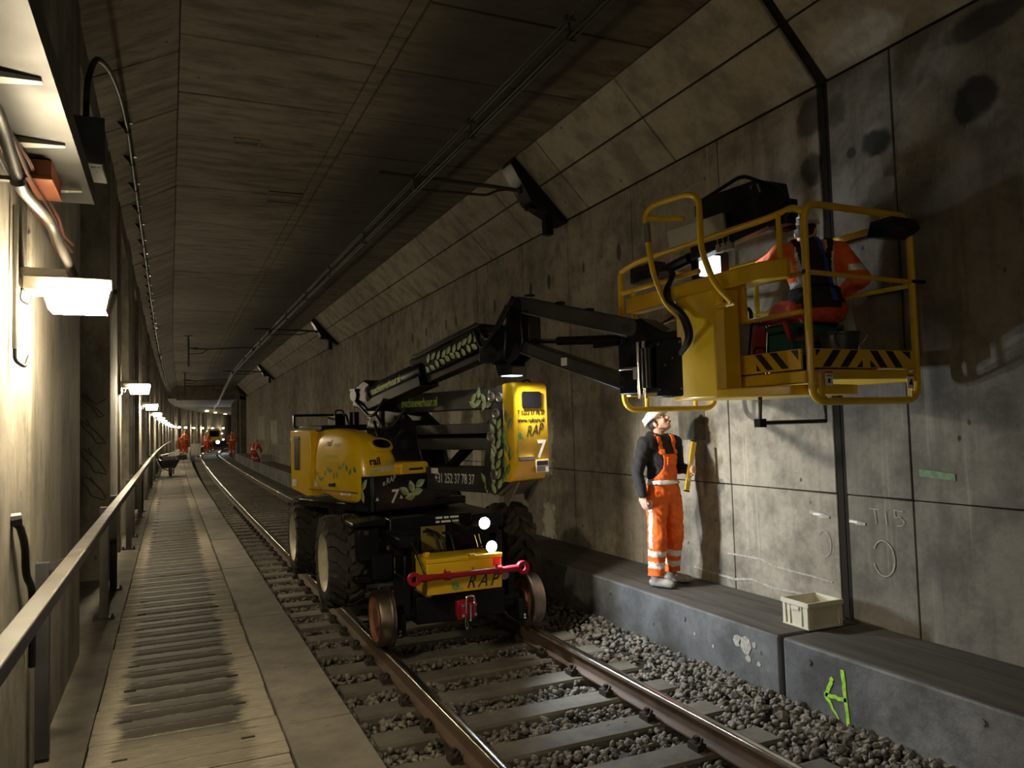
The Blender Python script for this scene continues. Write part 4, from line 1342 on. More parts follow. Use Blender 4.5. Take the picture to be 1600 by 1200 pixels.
# tower plates and riser arms
mb = U()
for t in (-.20, .14): mb.prism([(-.50, 1.2), (.55, 1.2), (.70, 1.62), (.55, 2.05), (.20, 2.28), (-.05, 2.42), (-.30, 2.40), (-.42, 2.1)], 'y', t, t + .05)
mb.box(-.3, .3, -.16, .16, 1.5, 2.1)
tower = P('riser_tower', mb, M_BLK, bevel=.01)
mb = U(); mb.lathe([(.005, 0), (.07, 0), (.08, .02), (.08, .04), (.005, .04)], (-.22, -.235, 2.13), (0, 1, 0), 20); mb.box(-.32, -.10, -.235, -.20, 2.02, 2.24); gp = P('side_plate', mb, M_GALVL)
text('7', .17, uv(-.34, -.238, 2.05), US, UP, M_WHT, gp, bold=.003)
def arm(name, s0, z0, s1, z1, h, t0, t1, mat, r=None, par=None):
    mb = U()
    d = Vector((s1 - s0, z1 - z0)).normalized(); nn = Vector((-d.y, d.x))
    rr = h / 2 if r is None else r
    poly = []
    for (c, sg) in (((s1, z1), 1), ((s0, z0), -1)):
        for k in range(7):
            a = PI * (k / 6) - PI / 2
            q = d * (sg * math.cos(a) * rr * .7) + nn * (sg * math.sin(a) * h / 2)
            poly.append((c[0] + q.x, c[1] + q.y))
    mb.prism(poly, 'y', t0, t1)
    return P(name, mb, mat, par, bevel=.008)
ua = arm('riser_arm', -.15, 2.295, 2.0, 2.295, .21, -.19, .17, M_GRY)
arm('riser_link', -.10, 1.985, 1.93, 1.985, .11, -.18, -.08, M_GRY)
arm('riser_link', -.10, 1.825, 1.92, 1.825, .125, -.20, -.10, M_GRY)
la = arm('riser_arm', .2, 1.45, 1.93, 1.445, .25, -.20, .17, M_GRY)
arm('riser_link', -.10, 1.90, 1.93, 1.90, .12, .08, .16, M_GRY)
text('machineverhuur.nl', .145, uv(.31, -.193, 2.25), US, UP, M_LIME, ua, sx=.62, bold=.001)
text('+31 252 37 78 37', .15, uv(.92, -.203, 1.405), US, UP, M_WHT, la, sx=.62, bold=.001)
mb = U()
for (s_, z, a) in ((1.60, 2.31, .9), (1.68, 2.36, 1.4), (1.75, 2.30, 2.2), (1.66, 2.25, .5), (1.58, 2.24, 2.6), (1.76, 2.23, 1.1), (1.85, 2.32, 1.8), (1.84, 2.24, .7)): mb.leaf((s_, -.191, z), .13, .065, a, (1, 0, 0), (0, 0, 1), (0, -1, 0))
P('leaf_print', mb, LEAFS, ua)
mb = U()
for (s_, z, a) in ((1.74, 1.47, 2.2), (1.83, 1.50, 1.2), (1.78, 1.39, 1.7), (1.86, 1.38, 1.0), (1.92, 1.45, 1.9)): mb.leaf((s_, -.201, z), .14, .06, a, (1, 0, 0), (0, 0, 1), (0, -1, 0))
P('leaf_print', mb, LEAFS, la)
mb = U(); mb.box(.86, .98, -.203, -.20, 1.50, 1.56); P('info_sticker', mb, M_WHT, la)
mb = U(); mb.cyl((1.90, 0, 2.22), (1.30, 0, 1.80), .042, .042, 12); mb.cyl((1.42, 0, 1.88), (.75, 0, 1.42), .058, .058, 14); P('riser_cylinder', mb, M_BLK)
# knuckle with its yellow cover
mb = U()
ck = [(1.99, 2.415), (2.13, 2.42), (2.14, 1.45), (1.93, 1.31), (1.80, 1.36), (1.78, 1.62), (1.84, 1.95), (1.92, 2.20)]
for t in (-.235, .19): mb.prism(ck, 'y', t, t + .03)
kn = P('knuckle_plates', mb, M_GRY, bevel=.008)
mb = U()
for (s_, z) in ((1.93, 2.30), (2.05, 2.29), (1.99, 2.13), (1.90, 1.90), (1.94, 1.52)):
    mb.lathe([(.012, 0), (.05, 0), (.055, -.012), (.04, -.022), (.032, -.012), (.012, -.012)], (s_, -.236, z), (0, 1, 0), 18)
P('pivot_pin', mb, M_GALV, kn)
mb = U()
for k in range(15):
    mb.leaf((1.91 + .10 * (k % 2) + rl.uniform(-.015, .02) + .04 * ((k // 2) / 8), -.238, 1.38 + k * .050), .125, .062, (2.0 if k % 2 == 0 else 1.1) + rl.uniform(-.25, .25), (1, 0, 0), (0, 0, 1), (0, -1, 0), .004)
P('leaf_print', mb, LEAFS, kn)
mb = U(); mb.box(1.90, 1.955, -.241, -.236, 1.70, 1.78); P('info_sticker', mb, M_WHT, kn)
mb = U()
mb.prism([(2.08, 2.43), (2.23, 2.44), (2.265, 2.40), (2.275, 1.62), (2.19, 1.45), (2.08, 1.44)], 'y', -.245, .235)
cov = P('knuckle_cover', mb, M_YEL, bevel=.03, seg=3)
fc = 2.277
mb = U(); mb.prism([(-.13, 2.175), (.10, 2.175), (.12, 2.195), (.12, 2.325), (.10, 2.345), (-.13, 2.345), (-.15, 2.325), (-.15, 2.195)], 'x', 2.262, 2.282); P('camera_window', mb, M_GLASSD, cov, bevel=.004)
text('T 0252 37 78 37', .062, uv(2.272, -.215, 2.115), UT, UP, M_INK, cov, sx=.92, bold=.001)
text('www.railcare.nl', .062, uv(2.273, -.215, 2.04), UT, UP, M_INK, cov, sx=.96, bold=.001)
text('e.', .13, uv(2.2745, -.225, 1.875), UT, UP, M_LEAFD, cov, bold=.004)
text('RAP', .155, uv(2.2745, -.105, 1.89), UT + UP * .12, UP, M_INK, cov, shear=.45, sx=.85)
text('7', .25, uv(2.277, .03, 1.68), UT, UP, M_WHT, cov, bold=.005, shear=.12)
mb = U(); mb.box(2.27, 2.285, -.20, .0, 1.655, 1.675); mb.prism([(-.22, 1.66), (-.02, 1.66), (-.02, 1.70), (-.22, 1.70)], 'x', 2.27, 2.30); P('cover_grip', mb, M_GALV, cov, bevel=.004)
mb = U(); mb.prism([(-.12, 1.655), (-.02, 1.655), (-.12, 1.46), (-.20, 1.44)], 'x', 2.268, 2.2765) if False else None
mb = U(); mb.box(2.268, 2.279, .02, .20, 1.44 + .09, 1.655); P('instruction_sticker', mb, M_WHT, cov)
mb = U(); mb.box(2.27, 2.281, .03, .19, 1.60, 1.645)
for k in range(4): mb.box(2.27, 2.281, .03, .15, 1.545 + k * .012, 1.550 + k * .012)
P('sticker_print', mb, M_INK, cov)
mb = U()
for k in range(9): mb.leaf((2.10 + rl.uniform(0, .10), -.249, 1.50 + k * .075), .14, .065, rl.uniform(1.0, 2.2), (1, 0, 0), (0, 0, 1), (0, -1, 0), .004)
P('leaf_print', mb, LEAFSD, cov)
mb = U()
for t in (-.16, .14): mb.prism([(1.98, 1.43), (2.20, 1.45), (2.16, 1.38), (2.03, 1.20), (1.98, 1.25)], 'y', t, t + .02)
mb.prism([(2.20, 1.45), (2.16, 1.45), (1.95, 1.32), (1.98, 1.30)], 'y', -.22, .20); P('tilt_plate', mb, M_GALV, cov)
mb = U(); mb.tube(fillet([(2.12, .02, 2.43), (2.12, .03, 2.47), (2.12, .12, 2.47), (2.12, .13, 2.43)], .02, 4), .008, 6); P('lifting_eye', mb, M_BLK, cov)

# boom
bd = Vector((1.08, 0, .235)).normalized(); bn = Vector((-bd.z, 0, bd.x))
def bp_(l, h): return Vector((-.02, -.32, 2.415)) + bd * l + bn * h      # along the boom
mb = U(); mb.tube([bp_(-.03, .0), bp_(.02, .0), bp_(1.05, .0)], [.10, .135, .135], 20); ob_ = P('outer_boom', mb, M_BLK, sharp=50)
mb = U()
for t in (-.45, -.20): mb.hexa([p + Vector((0, t + .32 + q, 0)) for q in (0, .012) for p in ()] or [bp_(-.06, -.17) + Vector((0, t + .32, 0)), bp_(1.02, -.17) + Vector((0, t + .32, 0)), bp_(1.02, -.17) + Vector((0, t + .335, 0)), bp_(-.06, -.17) + Vector((0, t + .335, 0)), bp_(-.06, -.06) + Vector((0, t + .32, 0)), bp_(1.02, -.06) + Vector((0, t + .32, 0)), bp_(1.02, -.06) + Vector((0, t + .335, 0)), bp_(-.06, -.06) + Vector((0, t + .335, 0))])
mb.beam(bp_(-.06, -.165), bp_(1.02, -.165), .25, .015, up=bn); P('boom_tray', mb, M_DGRY, ob_, bevel=.004)
mb = U(); mb.lathe([(.138, 0), (.155, .01), (.155, .05), (.138, .06)], bp_(-.02, 0), bd, 20, True); P('end_collar', mb, M_GRY, ob_)
bx_w = (RU.to_3x3() @ bd)
text('machineverhuur.nl', .125, RU @ (bp_(.12, -.035) + Vector((0, -.139, 0))), bx_w, RU.to_3x3() @ bn, M_LIME, ob_, sx=.62, bold=.001, shear=.05)
mb = U()
mb.beam(bp_(.85, .05), bp_(2.12, .05), .20, .25, up=bn); ib = P('inner_boom', mb, M_BLK, bevel=.02)
mb = U(); mb.beam(bp_(.95, .185), bp_(2.05, .185), .16, .03, up=bn); mb.beam(bp_(1.1, -.115), bp_(2.1, -.125), .16, .075, up=bn); mb.tube([bp_(.9, .215) + Vector((0, -.06, 0)), bp_(2.0, .215) + Vector((0, -.06, 0))], .014, 6); P('boom_rails', mb, M_GRY, ib, bevel=.006)
mb = U(); mb.beam(bp_(1.12, -.07) + Vector((0, -.11, 0)), bp_(2.02, -.07) + Vector((0, -.11, 0)), .008, .012, up=bn); mb.beam(bp_(.95, .15) + Vector((0, -.11, 0)), bp_(1.6, .15) + Vector((0, -.11, 0)), .008, .012, up=bn); P('trim_strip', mb, M_CHROME, ib)
mb = U()
for k in range(20):
    q = bp_(1.16 + k * .044, -.02 + .09 * (k % 2) + rl.uniform(-.015, .015)) + Vector((0, -.103, 0))
    mb.leaf(q, .11, .058, (.75 if k % 2 else 2.3) + rl.uniform(-.35, .35), bd, bn, (0, -1, 0), .003)
P('leaf_print', mb, LEAFS, ib)
mb = U(); mb.prism([(1.98, 2.64), (2.20, 2.60), (2.37, 2.66), (2.40, 2.93), (2.30, 2.99), (2.02, 2.99)], 'y', -.46, -.18)
hd = P('boom_head', mb, M_BLK, bevel=.02)
mb = U(); mb.prism([(-.34, 2.28), (-.02, 2.22), (.02, 2.55), (-.10, 2.60), (-.34, 2.50)], 'y', -.44, -.2); P('boom_pivot', mb, M_BLK, bevel=.02)
mb = U(); mb.box(-.36, -.24, -.47, -.17, 2.47, 2.50); mb.cyl((-.30, -.46, 2.42), (-.30, -.18, 2.42), .07, .07, 14); mb.box(2.20, 2.26, -.475, -.46, 2.73, 2.83)
P('head_bracket', mb, M_BLK, hd)
mb = U(); mb.box(2.205, 2.255, -.463, -.460, 2.74, 2.80); P('info_sticker', mb, M_WHT, hd)
mb = U()
for k in range(3): mb.leaf((2.40, -.462 if k else -.462, 2.96 + .02 * k), .17, .06, 1.3 + .3 * k, (1, 0, 0), (0, 0, 1), (0, -1, 0), .002)
for (a, b, c) in (((1.95, -.47, 2.96), (2.12, -.52, 2.72), (2.38, -.47, 3.12)), ((1.98, -.44, 3.0), (2.2, -.52, 2.80), (2.40, -.46, 3.16)), ((2.0, -.40, 2.98), (2.26, -.50, 2.86), (2.46, -.44, 3.20)), ((-.25, -.46, 2.35), (.2, -.5, 2.15), (.35, -.46, 2.35)), ((.1, -.42, 2.2), (.4, -.46, 1.95), (.55, -.3, 2.25))):
    pass
mb = U()
for (a, b, c) in (((1.95, -.47, 2.96), (2.12, -.52, 2.72), (2.40, -.47, 3.12)), ((1.98, -.44, 3.0), (2.2, -.52, 2.80), (2.42, -.46, 3.16)), ((2.0, -.40, 2.98), (2.26, -.50, 2.86), (2.48, -.44, 3.20)), ((-.25, -.46, 2.35), (.15, -.5, 2.12), (.35, -.46, 2.35)), ((.1, -.42, 2.2), (.4, -.46, 1.95), (.55, -.3, 2.25)), ((-.1, -.3, 2.1), (.25, -.42, 1.75), (.5, -.3, 2.0))):
    mb.tube(fillet([a, b, c], .3, 8), .018, 8)
P('boom_hoses', mb, M_HOSE, hd)
# lamp under the boom head: throws its light at the wall and the worker
mb = U(); mb.prism([(2.14, 2.66), (2.36, 2.66), (2.42, 2.58), (2.40, 2.495), (2.22, 2.495), (2.18, 2.58)], 'y', -.42, -.22)
bl_ = P('boom_lamp', mb, M_BLK, bevel=.012)
mb = U(); mb.box(2.25, 2.38, -.40, -.24, 2.487, 2.4945); P('boom_lamp_lens', mb, M_LEDS, bl_)
lamp_light('boom_light', 'SPOT', tuple(uv(2.37, -.30, 2.47)), BOOM_W, (1.0, .93, .80), bl_, (1.65, -.5, -1.35), .05, math.radians(112), .45)
lamp_light('added_cheek_spot', 'SPOT', tuple(uv(2.20, -.50, 2.60)), 4.0, (1.0, .96, .86), bl_, tuple(RU.to_3x3() @ Vector((-.32, .26, -.22))), .03, math.radians(75), .5)  # extra spot added to put a highlight on the knuckle cheek

# jib
mb = U()
for t in (-.44, -.24): mb.prism([(2.30, 2.66), (2.40, 2.60), (2.56, 2.70), (2.60, 2.80), (2.56, 3.20), (2.46, 3.25), (2.40, 3.18), (2.36, 2.95)], 'y', t, t + .03)
mb.box(2.56, 2.66, -.41, -.25, 2.78, 3.10)
kj = P('jib_bracket', mb, M_BLK, bevel=.01)
j1 = arm('jib_arm', 2.50, 3.165, 3.84, 2.785, .145, -.41, -.23, M_GRY)
j2 = arm('jib_arm', 2.52, 2.76, 3.74, 2.335, .115, -.42, -.24, M_GRY)
mb = U(); mb.beam((2.5, -.415, 3.09), (3.80, -.415, 2.715), .01, .012); P('bright_edge', mb, M_GALV, j1)
mb = U(); mb.beam((2.55, -.425, 2.69), (3.70, -.425, 2.28), .01, .012); P('bright_edge', mb, M_GALV, j2)
mb = U(); mb.box(3.06, 3.13, -.424, -.42, 2.53, 2.60); P('info_sticker', mb, M_WHT, j2)
mb = U(); mb.box(2.55, 2.62, -.35, -.28, 3.235, 3.25); mb.box(2.95, 3.02, -.36, -.30, 3.10, 3.125); mb.box(3.3, 3.36, -.36, -.30, 3.0, 3.02); P('arm_clips', mb, M_BLK, j1)
mb = U(); mb.cyl((2.62, -.33, 2.80), (3.0, -.33, 2.765), .022, .022, 12); rod = P('cylinder_rod', mb, M_CHROME)
mb = U(); mb.cyl((2.95, -.33, 2.77), (3.66, -.33, 2.715), .04, .04, 14); mb.box(3.4, 3.66, -.38, -.28, 2.66, 2.73); P('jib_cylinder', mb, M_BLK)
mb = U()
for (s_, z) in ((2.50, 3.16), (2.52, 2.76), (3.80, 2.79), (3.70, 2.35)): mb.lathe([(.006, -.02), (.032, -.02), (.034, .0), (.006, .0)], (s_, -.425, z), (0, 1, 0), 14)
P('pivot_pin', mb, M_CHROME)
# slewing head between jib and basket
mb = U()
mb.box(3.70, 4.10, -.42, -.14, 2.24, 2.66)
mb.prism([(3.70, 2.60), (3.74, 2.84), (3.92, 2.86), (4.15, 2.72), (4.30, 2.72), (4.30, 2.60)], 'y', -.40, -.16)
mb.box(4.10, 4.40, -.46, -.12, 2.20, 2.66)
mb.box(4.36, 4.46, -.44, -.10, 2.18, 2.70)
rot = P('slewing_head', mb, M_BLK, bevel=.012)
mb = U()
for (s_, t) in ((3.92, -.435), (3.99, -.455)): mb.cyl((s_, t, 2.20), (s_, t, 2.66), .017, .017, 12)
for (s_, z) in ((4.14, 2.62), (4.34, 2.62), (4.14, 2.26), (4.34, 2.26), (4.2, 2.45), (4.27, 2.5)): mb.cyl((s_, -.47, z), (s_, -.455, z), .010, .010, 8)
mb.cyl((3.72, -.43, 2.45), (3.86, -.43, 2.45), .013, .013, 8); mb.cyl((4.1, -.3, 2.71), (4.28, -.3, 2.74), .03, .03, 10)
P('chrome_pins', mb, M_CHROME, rot)
mb = U(); mb.box(3.86, 3.90, -.435, -.42, 2.36, 2.46); P('rating_plate', mb, M_GALVL, rot)
mb = U(); mb.cyl((4.02, -.44, 2.28), (4.02, -.44, 2.6), .06, .06, 14); mb.cyl((4.32, -.38, 2.72), (4.32, -.18, 2.72), .05, .05, 14); P('slew_motor', mb, M_BLK, rot)

# ---- work basket
RB = Matrix.Translation((1.345, -5.22, 0)) @ Matrix.Rotation(math.radians(2), 4, 'Z')     # x across the basket, y along it
def Bk(): return MB(RB.copy())
mb = Bk(); mb.box(.05, 1.06, .03, 2.12, 2.305, 2.335)
deck = P('basket_floor', mb, M_GALVL, bevel=.004)
def Q(name, mb, mats, **kw): return mb.build(name, mats, deck, **kw)
rt = .026
mb = Bk(); mb.tube(loop_fillet([(.035, 0, 2.115), (1.10, 0, 2.115), (1.10, 0, 3.47), (.035, 0, 3.47)], .13, 6), rt, 10, closed=True); Q('end_hoop', mb, M_YELD)
mb = Bk(); mb.tube(loop_fillet([(.0, 2.15, 2.125), (1.06, 2.15, 2.125), (1.06, 2.15, 3.45), (.0, 2.15, 3.45)], .13, 6), rt, 10, closed=True); Q('end_hoop', mb, M_YELD)
mb = Bk(); mb.tube(fillet([(.05, .0, 3.40), (.02, .07, 3.455), (.0, .25, 3.43), (.0, 1.9, 3.44), (.0, 2.13, 3.40)], .1, 5), rt, 10); Q('top_rail', mb, M_YELD)
mb = Bk(); mb.tube([(1.09, .02, 3.44), (1.07, 2.13, 3.44)], rt, 10); Q('top_rail', mb, M_YELD)
mb = Bk(); mb.tube([(.0, 1.05, 3.20), (.0, 2.13, 3.20)], .022, 8); mb.tube([(0, 1.95, 3.2), (0, 1.95, 2.82), (0, 2.1, 2.80)], .022, 8); Q('inner_rail', mb, M_YELD)
for z, w0 in ((2.985, 0), (2.725, 0)):
    mb = Bk(); mb.tube([(w0, .02, z), (w0, .80, z)], .018, 8); Q('mid_rail', mb, M_YELD)
mb = Bk(); mb.tube([(.0, 1.0, 2.90), (.0, 2.13, 2.80)], .018, 8); Q('mid_rail', mb, M_YELD)
mb = Bk(); mb.tube([(.05, 0, 2.995), (1.09, 0, 2.985)], .018, 8); Q('mid_rail', mb, M_YELD)
mb = Bk(); mb.tube([(1.09, .02, 2.96), (1.07, 2.13, 2.96)], .018, 8); Q('mid_rail', mb, M_LITYEL)
mb = Bk(); mb.tube([(1.08, 1.55, 2.34), (1.08, 1.55, 3.44)], .026, 8); Q('post', mb, M_LITYEL)
mb = Bk(); mb.tube([(.0, .19, 2.98), (.0, .19, 3.44)], .022, 8); Q('post', mb, M_YELD)
mb = Bk(); mb.box(.035, 1.10, -.012, .02, 2.345, 2.475); tb1 = Q('toe_board', mb, M_YELD, bevel=.004)
mb = Bk(); mb.box(-.022, .0, .03, .82, 2.335, 2.475); tb2 = Q('toe_board', mb, M_YELD, bevel=.004)
mb = Bk(); mb.box(1.08, 1.10, .03, 2.12, 2.335, 2.475); Q('toe_board', mb, M_YELD, bevel=.004)
mb = Bk(); mb.box(-.02, .10, .0, .86, 2.245, 2.325); mb.box(.1, 1.0, -.015, .05, 2.27, 2.335); mb.box(.0, 1.08, 2.05, 2.14, 2.24, 2.32); mb.box(1.0, 1.08, 0, 2.1, 2.25, 2.32); Q('floor_frame', mb, M_YELD, bevel=.006)
for (x, fl) in ((.11, 1), (1.02, -1)):
    mb = Bk(); mb.prism([(x - .03, 2.30), (x + .05 * fl + .02, 2.30), (x + .03, 2.13), (x - .01, 2.13)], 'y', -.01, .01); mb.cyl((x, 0, 2.13), (x, 0, 2.30), .020, .020, 8); Q('hoop_gusset', mb, M_YELD)
for w_ in (.25, .82):
    mb = Bk(); mb.cyl((w_, 2.15, 2.13), (w_, 2.15, 2.30), .020, .020, 8); Q('hoop_gusset', mb, M_YELD)
# hazard stripes on the toe boards
mb = Bk()
def stripe(a, lean, zlo=2.35, zhi=2.468, wd=.075, side=0):
    q = [(a, zlo), (a + wd, zlo), (a + wd + lean, zhi), (a + lean, zhi)]
    if side == 0: mb.prism(q, 'y', -.0145, -.012)
    else: mb.prism(q, 'x', -.0245, -.022)
for a, l_ in ((.13, .11), (.30, .11)): stripe(a, l_)
for a, l_ in ((.86, -.10), (.70, -.10)): stripe(a, l_)
mb.prism([(.075, 2.42), (.12, 2.468), (.075, 2.468)], 'y', -.0145, -.012); mb.prism([(.46, 2.35), (.52, 2.35), (.52, 2.40)], 'y', -.0145, -.012); mb.prism([(.60, 2.35), (.66, 2.35), (.60, 2.40)], 'y', -.0145, -.012)
mb.prism([(.93, 2.468), (1.02, 2.468), (1.02, 2.41)], 'y', -.0145, -.012)
Q('hazard_stripes', mb, M_INK)
mb = Bk()
for a, l_ in ((.135, .11), (.275, .11)): stripe(a, l_, side=1, wd=.065)
mb.prism([(.05, 2.40), (.05, 2.468), (.11, 2.468)], 'x', -.0245, -.022); mb.prism([(.40, 2.35), (.44, 2.35), (.44, 2.40)], 'x', -.0245, -.022)
Q('hazard_stripes', mb, M_INK)
mb = Bk()
for a in (.7, 2.3, 3.9, 5.5): mb.leaf((-.023, .71 - .05 * math.cos(a), 2.405 + .045 * math.sin(a)), .085, .05, a if True else 0, (0, -1, 0), (0, 0, 1), (-1, 0, 0), .002)
Q('leaf_print', mb, LEAFSD)
mb = Bk(); mb.box(.13, .20, -.032, -.027, 2.22, 2.32); mb.box(.95, 1.02, -.032, -.027, 2.20, 2.30); st = Q('white_sticker', mb, M_WHT)
mb = Bk(); mb.box(.13, .20, -.034, -.031, 2.305, 2.32); mb.box(.95, 1.02, -.034, -.031, 2.285, 2.30); Q('sticker_band', mb, M_REDP)
mb = Bk(); mb.box(.14, .19, -.034, -.031, 2.285, 2.292); mb.box(.155, .175, -.034, -.031, 2.24, 2.27); mb.prism([(.965, 2.23), (1.005, 2.22), (1.0, 2.27), (.985, 2.265)], 'y', -.034, -.031); Q('sticker_print', mb, M_INK)
# mast, cross beam, control guard
mb = Bk(); mb.prism([(-.05, .56), (-.05, 1.10), (-.20, 1.10), (-.25, 1.04), (-.27, .80), (-.25, .60), (-.20, .56)], 'z', 2.17, 2.97); mb.prism([(-.06, .66), (0, .66), (0, 1.15), (-.06, 1.15)], 'z', 2.2, 2.95); Q('basket_mast', mb, M_YELD, bevel=.015)
mb = Bk(); mb.prism([(-.25, .56), (-.05, .10), (.25, .02), (.60, .10), (.60, 1.1), (-.25, 1.1)], 'z', 2.165, 2.235); Q('mast_foot', mb, M_YELD, bevel=.008)
mb = Bk(); mb.box(-.02, .0, .80, 1.12, 2.45, 2.96); Q('back_plate', mb, M_YELD)
mb = Bk(); mb.box(-.02, 0, .53, .80, 2.73, 2.97); Q('back_plate', mb, M_YELD)
mb = Bk(); mb.prism([(-.21, 1.78), (-.06, 1.78), (-.06, .04), (-.12, .02), (-.21, .18)], 'z', 2.955, 3.085); Q('cross_beam', mb, M_YELD, bevel=.01)
mb = Bk(); mb.tube(fillet([(-.24, .42, 2.84), (-.29, .55, 3.0), (-.30, .66, 3.27), (-.30, .66, 3.66), (-.30, .80, 3.72), (-.30, 1.22, 3.75), (-.30, 1.33, 3.70), (-.30, 1.30, 3.45), (-.30, 1.25, 3.20), (-.28, 1.12, 2.92), (-.24, .98, 2.80)], .09, 5), .023, 10); mb.tube([(-.24, .98, 2.80), (-.22, .42, 2.84)], .02, 8); mb.tube([(-.30, 1.30, 3.66), (-.1, 1.08, 3.62)], .02, 8); Q('control_guard', mb, M_YELD)
mb = Bk(); mb.cyl((-.30, 1.305, 3.46), (-.30, 1.315, 3.62), .03, .03, 10); mb.box(-.31, -.29, .70, .73, 3.52, 3.60); Q('guard_clamp', mb, M_GALV)
mb = Bk(); mb.hexa([(.0, .72, 3.40), (.0, 1.40, 3.42), (.02, 1.40, 3.42), (.02, .72, 3.40), (-.03, .72, 3.58), (-.03, 1.40, 3.60), (-.01, 1.40, 3.60), (-.01, .72, 3.58)]); mb.cyl((.1, 1.05, 3.96), (.1, 1.75, 3.90), .014, .014, 8); Q('screen_panel', mb, M_GALVL)
mb = Bk(); mb.prism([(.42, 3.47), (1.02, 3.50), (1.10, 3.60), (1.08, 3.80), (.46, 3.77)], 'x', .06, .34); mb.prism([(.36, 3.40), (.46, 3.40), (.50, 3.72), (.44, 3.77)], 'x', .05, .36); con = Q('control_console', mb, M_BLK, bevel=.01)
mb = Bk(); mb.cyl((.052, .49, 3.72), (.062, .49, 3.72), .016, .016, 10); mb.hexa([(.05, .415, 3.66), (.06, .415, 3.66), (.06, .40, 3.66), (.05, .40, 3.66), (.05, .44, 3.73), (.06, .44, 3.73), (.06, .42, 3.73), (.05, .42, 3.73)]); Q('console_screws', mb, M_GALV)
mb = Bk(); mb.tube(fillet([(.1, 1.12, 3.79), (.1, .63, 3.86), (.1, .28, 3.66), (.1, .17, 3.50)], .08, 5), .015, 8); Q('console_bar', mb, M_BLK)
mb = Bk(); mb.hexa([(.0, .10, 3.40), (.0, 1.15, 3.30), (.10, 1.15, 3.30), (.10, .10, 3.40), (.0, .10, 3.53), (.0, 1.15, 3.42), (.10, 1.15, 3.42), (.10, .10, 3.53)]); mb.box(.0, .12, 1.62, 2.0, 3.26, 3.40); mb.box(.0, .1, .12, .3, 3.36, 3.5); mb.cyl((.05, 1.55, 3.3), (.05, 1.2, 3.34), .05, .05, 10); Q('control_housing', mb, M_BLK, bevel=.01)
mb = Bk()
for k, l_ in enumerate((.82, .76, .70)): mb.cyl((.02, l_, 3.36), (.02, l_, 3.45), .022, .022, 10); mb.cyl((.02, l_, 3.30), (.02, l_, 3.36), .03, .03, 10)
Q('joystick_caps', mb, M_GALVL)
mb = Bk()
for k in range(3):
    d = .022 * k
    mb.tube(fillet([(.0, 1.55, 3.28 - d), (-.12, 1.22 - d, 3.22), (-.26 - d, 1.15, 3.0), (-.30, .90 - d, 2.80), (-.33, .80 - d, 2.62), (-.32, .92, 2.52)], .15, 6), .02, 8)
mb.tube(fillet([(.0, 2.1, 2.83), (-.02, 1.8, 2.78), (-.08, 1.3, 2.86)], .1, 5), .012, 6); mb.tube(fillet([(.05, .3, 3.45), (.02, .22, 3.3), (.02, .19, 3.2)], .05), .01, 6)
Q('hose_loom', mb, M_HOSE)
mb = Bk()
for z in (2.40, 2.55, 2.68, 2.80): mb.lathe([(.027, -.004), (.031, -.004), (.031, .004), (.027, .004)], (.0, .83, z), (0, 0, 1), 12, True)
mb.tube([(0, .83, 2.30), (0, .83, 2.97)], .004, 6); Q('cable_ties', mb, M_HOSE)
mb = Bk(); mb.tube([(0, .83, 2.33), (0, .83, 2.97)], .022, 8); Q('post', mb, M_YELD)
mb = Bk(); mb.prism([(.02, 3.30), (.16, 3.33), (.12, 3.44), (-.06, 3.44), (-.10, 3.36)], 'x', .84, 1.10); mb.beam((.97, .0, 3.44), (.97, -.0, 3.48), .05, .05) if False else None
fl = Q('flood_lamp', mb, M_BLK, bevel=.006)
mb = Bk(); mb.tube([(.03, .02, 2.985), (-.03, -.04, 2.99)], .012, 6); mb.tube([(1.08, -.02, 2.985), (1.20, -.03, 2.985)], .014, 6); Q('rail_stop', mb, M_HOSE)
mb = Bk(); mb.tube([(-.02, .42, 2.20), (-.03, .42, 1.98), (.62, .42, 1.98), (.62, .42, 2.20)], .016, 6, sq=(1, 1)); mb.box(-.06, .0, .39, .45, 1.95, 2.01); Q('entry_step', mb, M_BLK)
# LED work lamp clipped to the rail inside the basket
mb = Bk(); mb.box(.06, .40, 1.14, 1.22, 3.16, 3.40); wl = Q('basket_lamp', mb, M_BLK, bevel=.01)
mb = Bk(); mb.box(.08, .30, 1.132, 1.139, 3.18, 3.36); Q('basket_lamp_lens', mb, M_LEDS)
p_ = RB @ Vector((.36, 1.10, 3.36))
lamp_light('basket_light', 'SPOT', tuple(p_), BASKET_W, (.95, .97, 1.0), deck, tuple(RB.to_3x3() @ Vector((.75, -.78, .0))), .05, math.radians(96), .4)

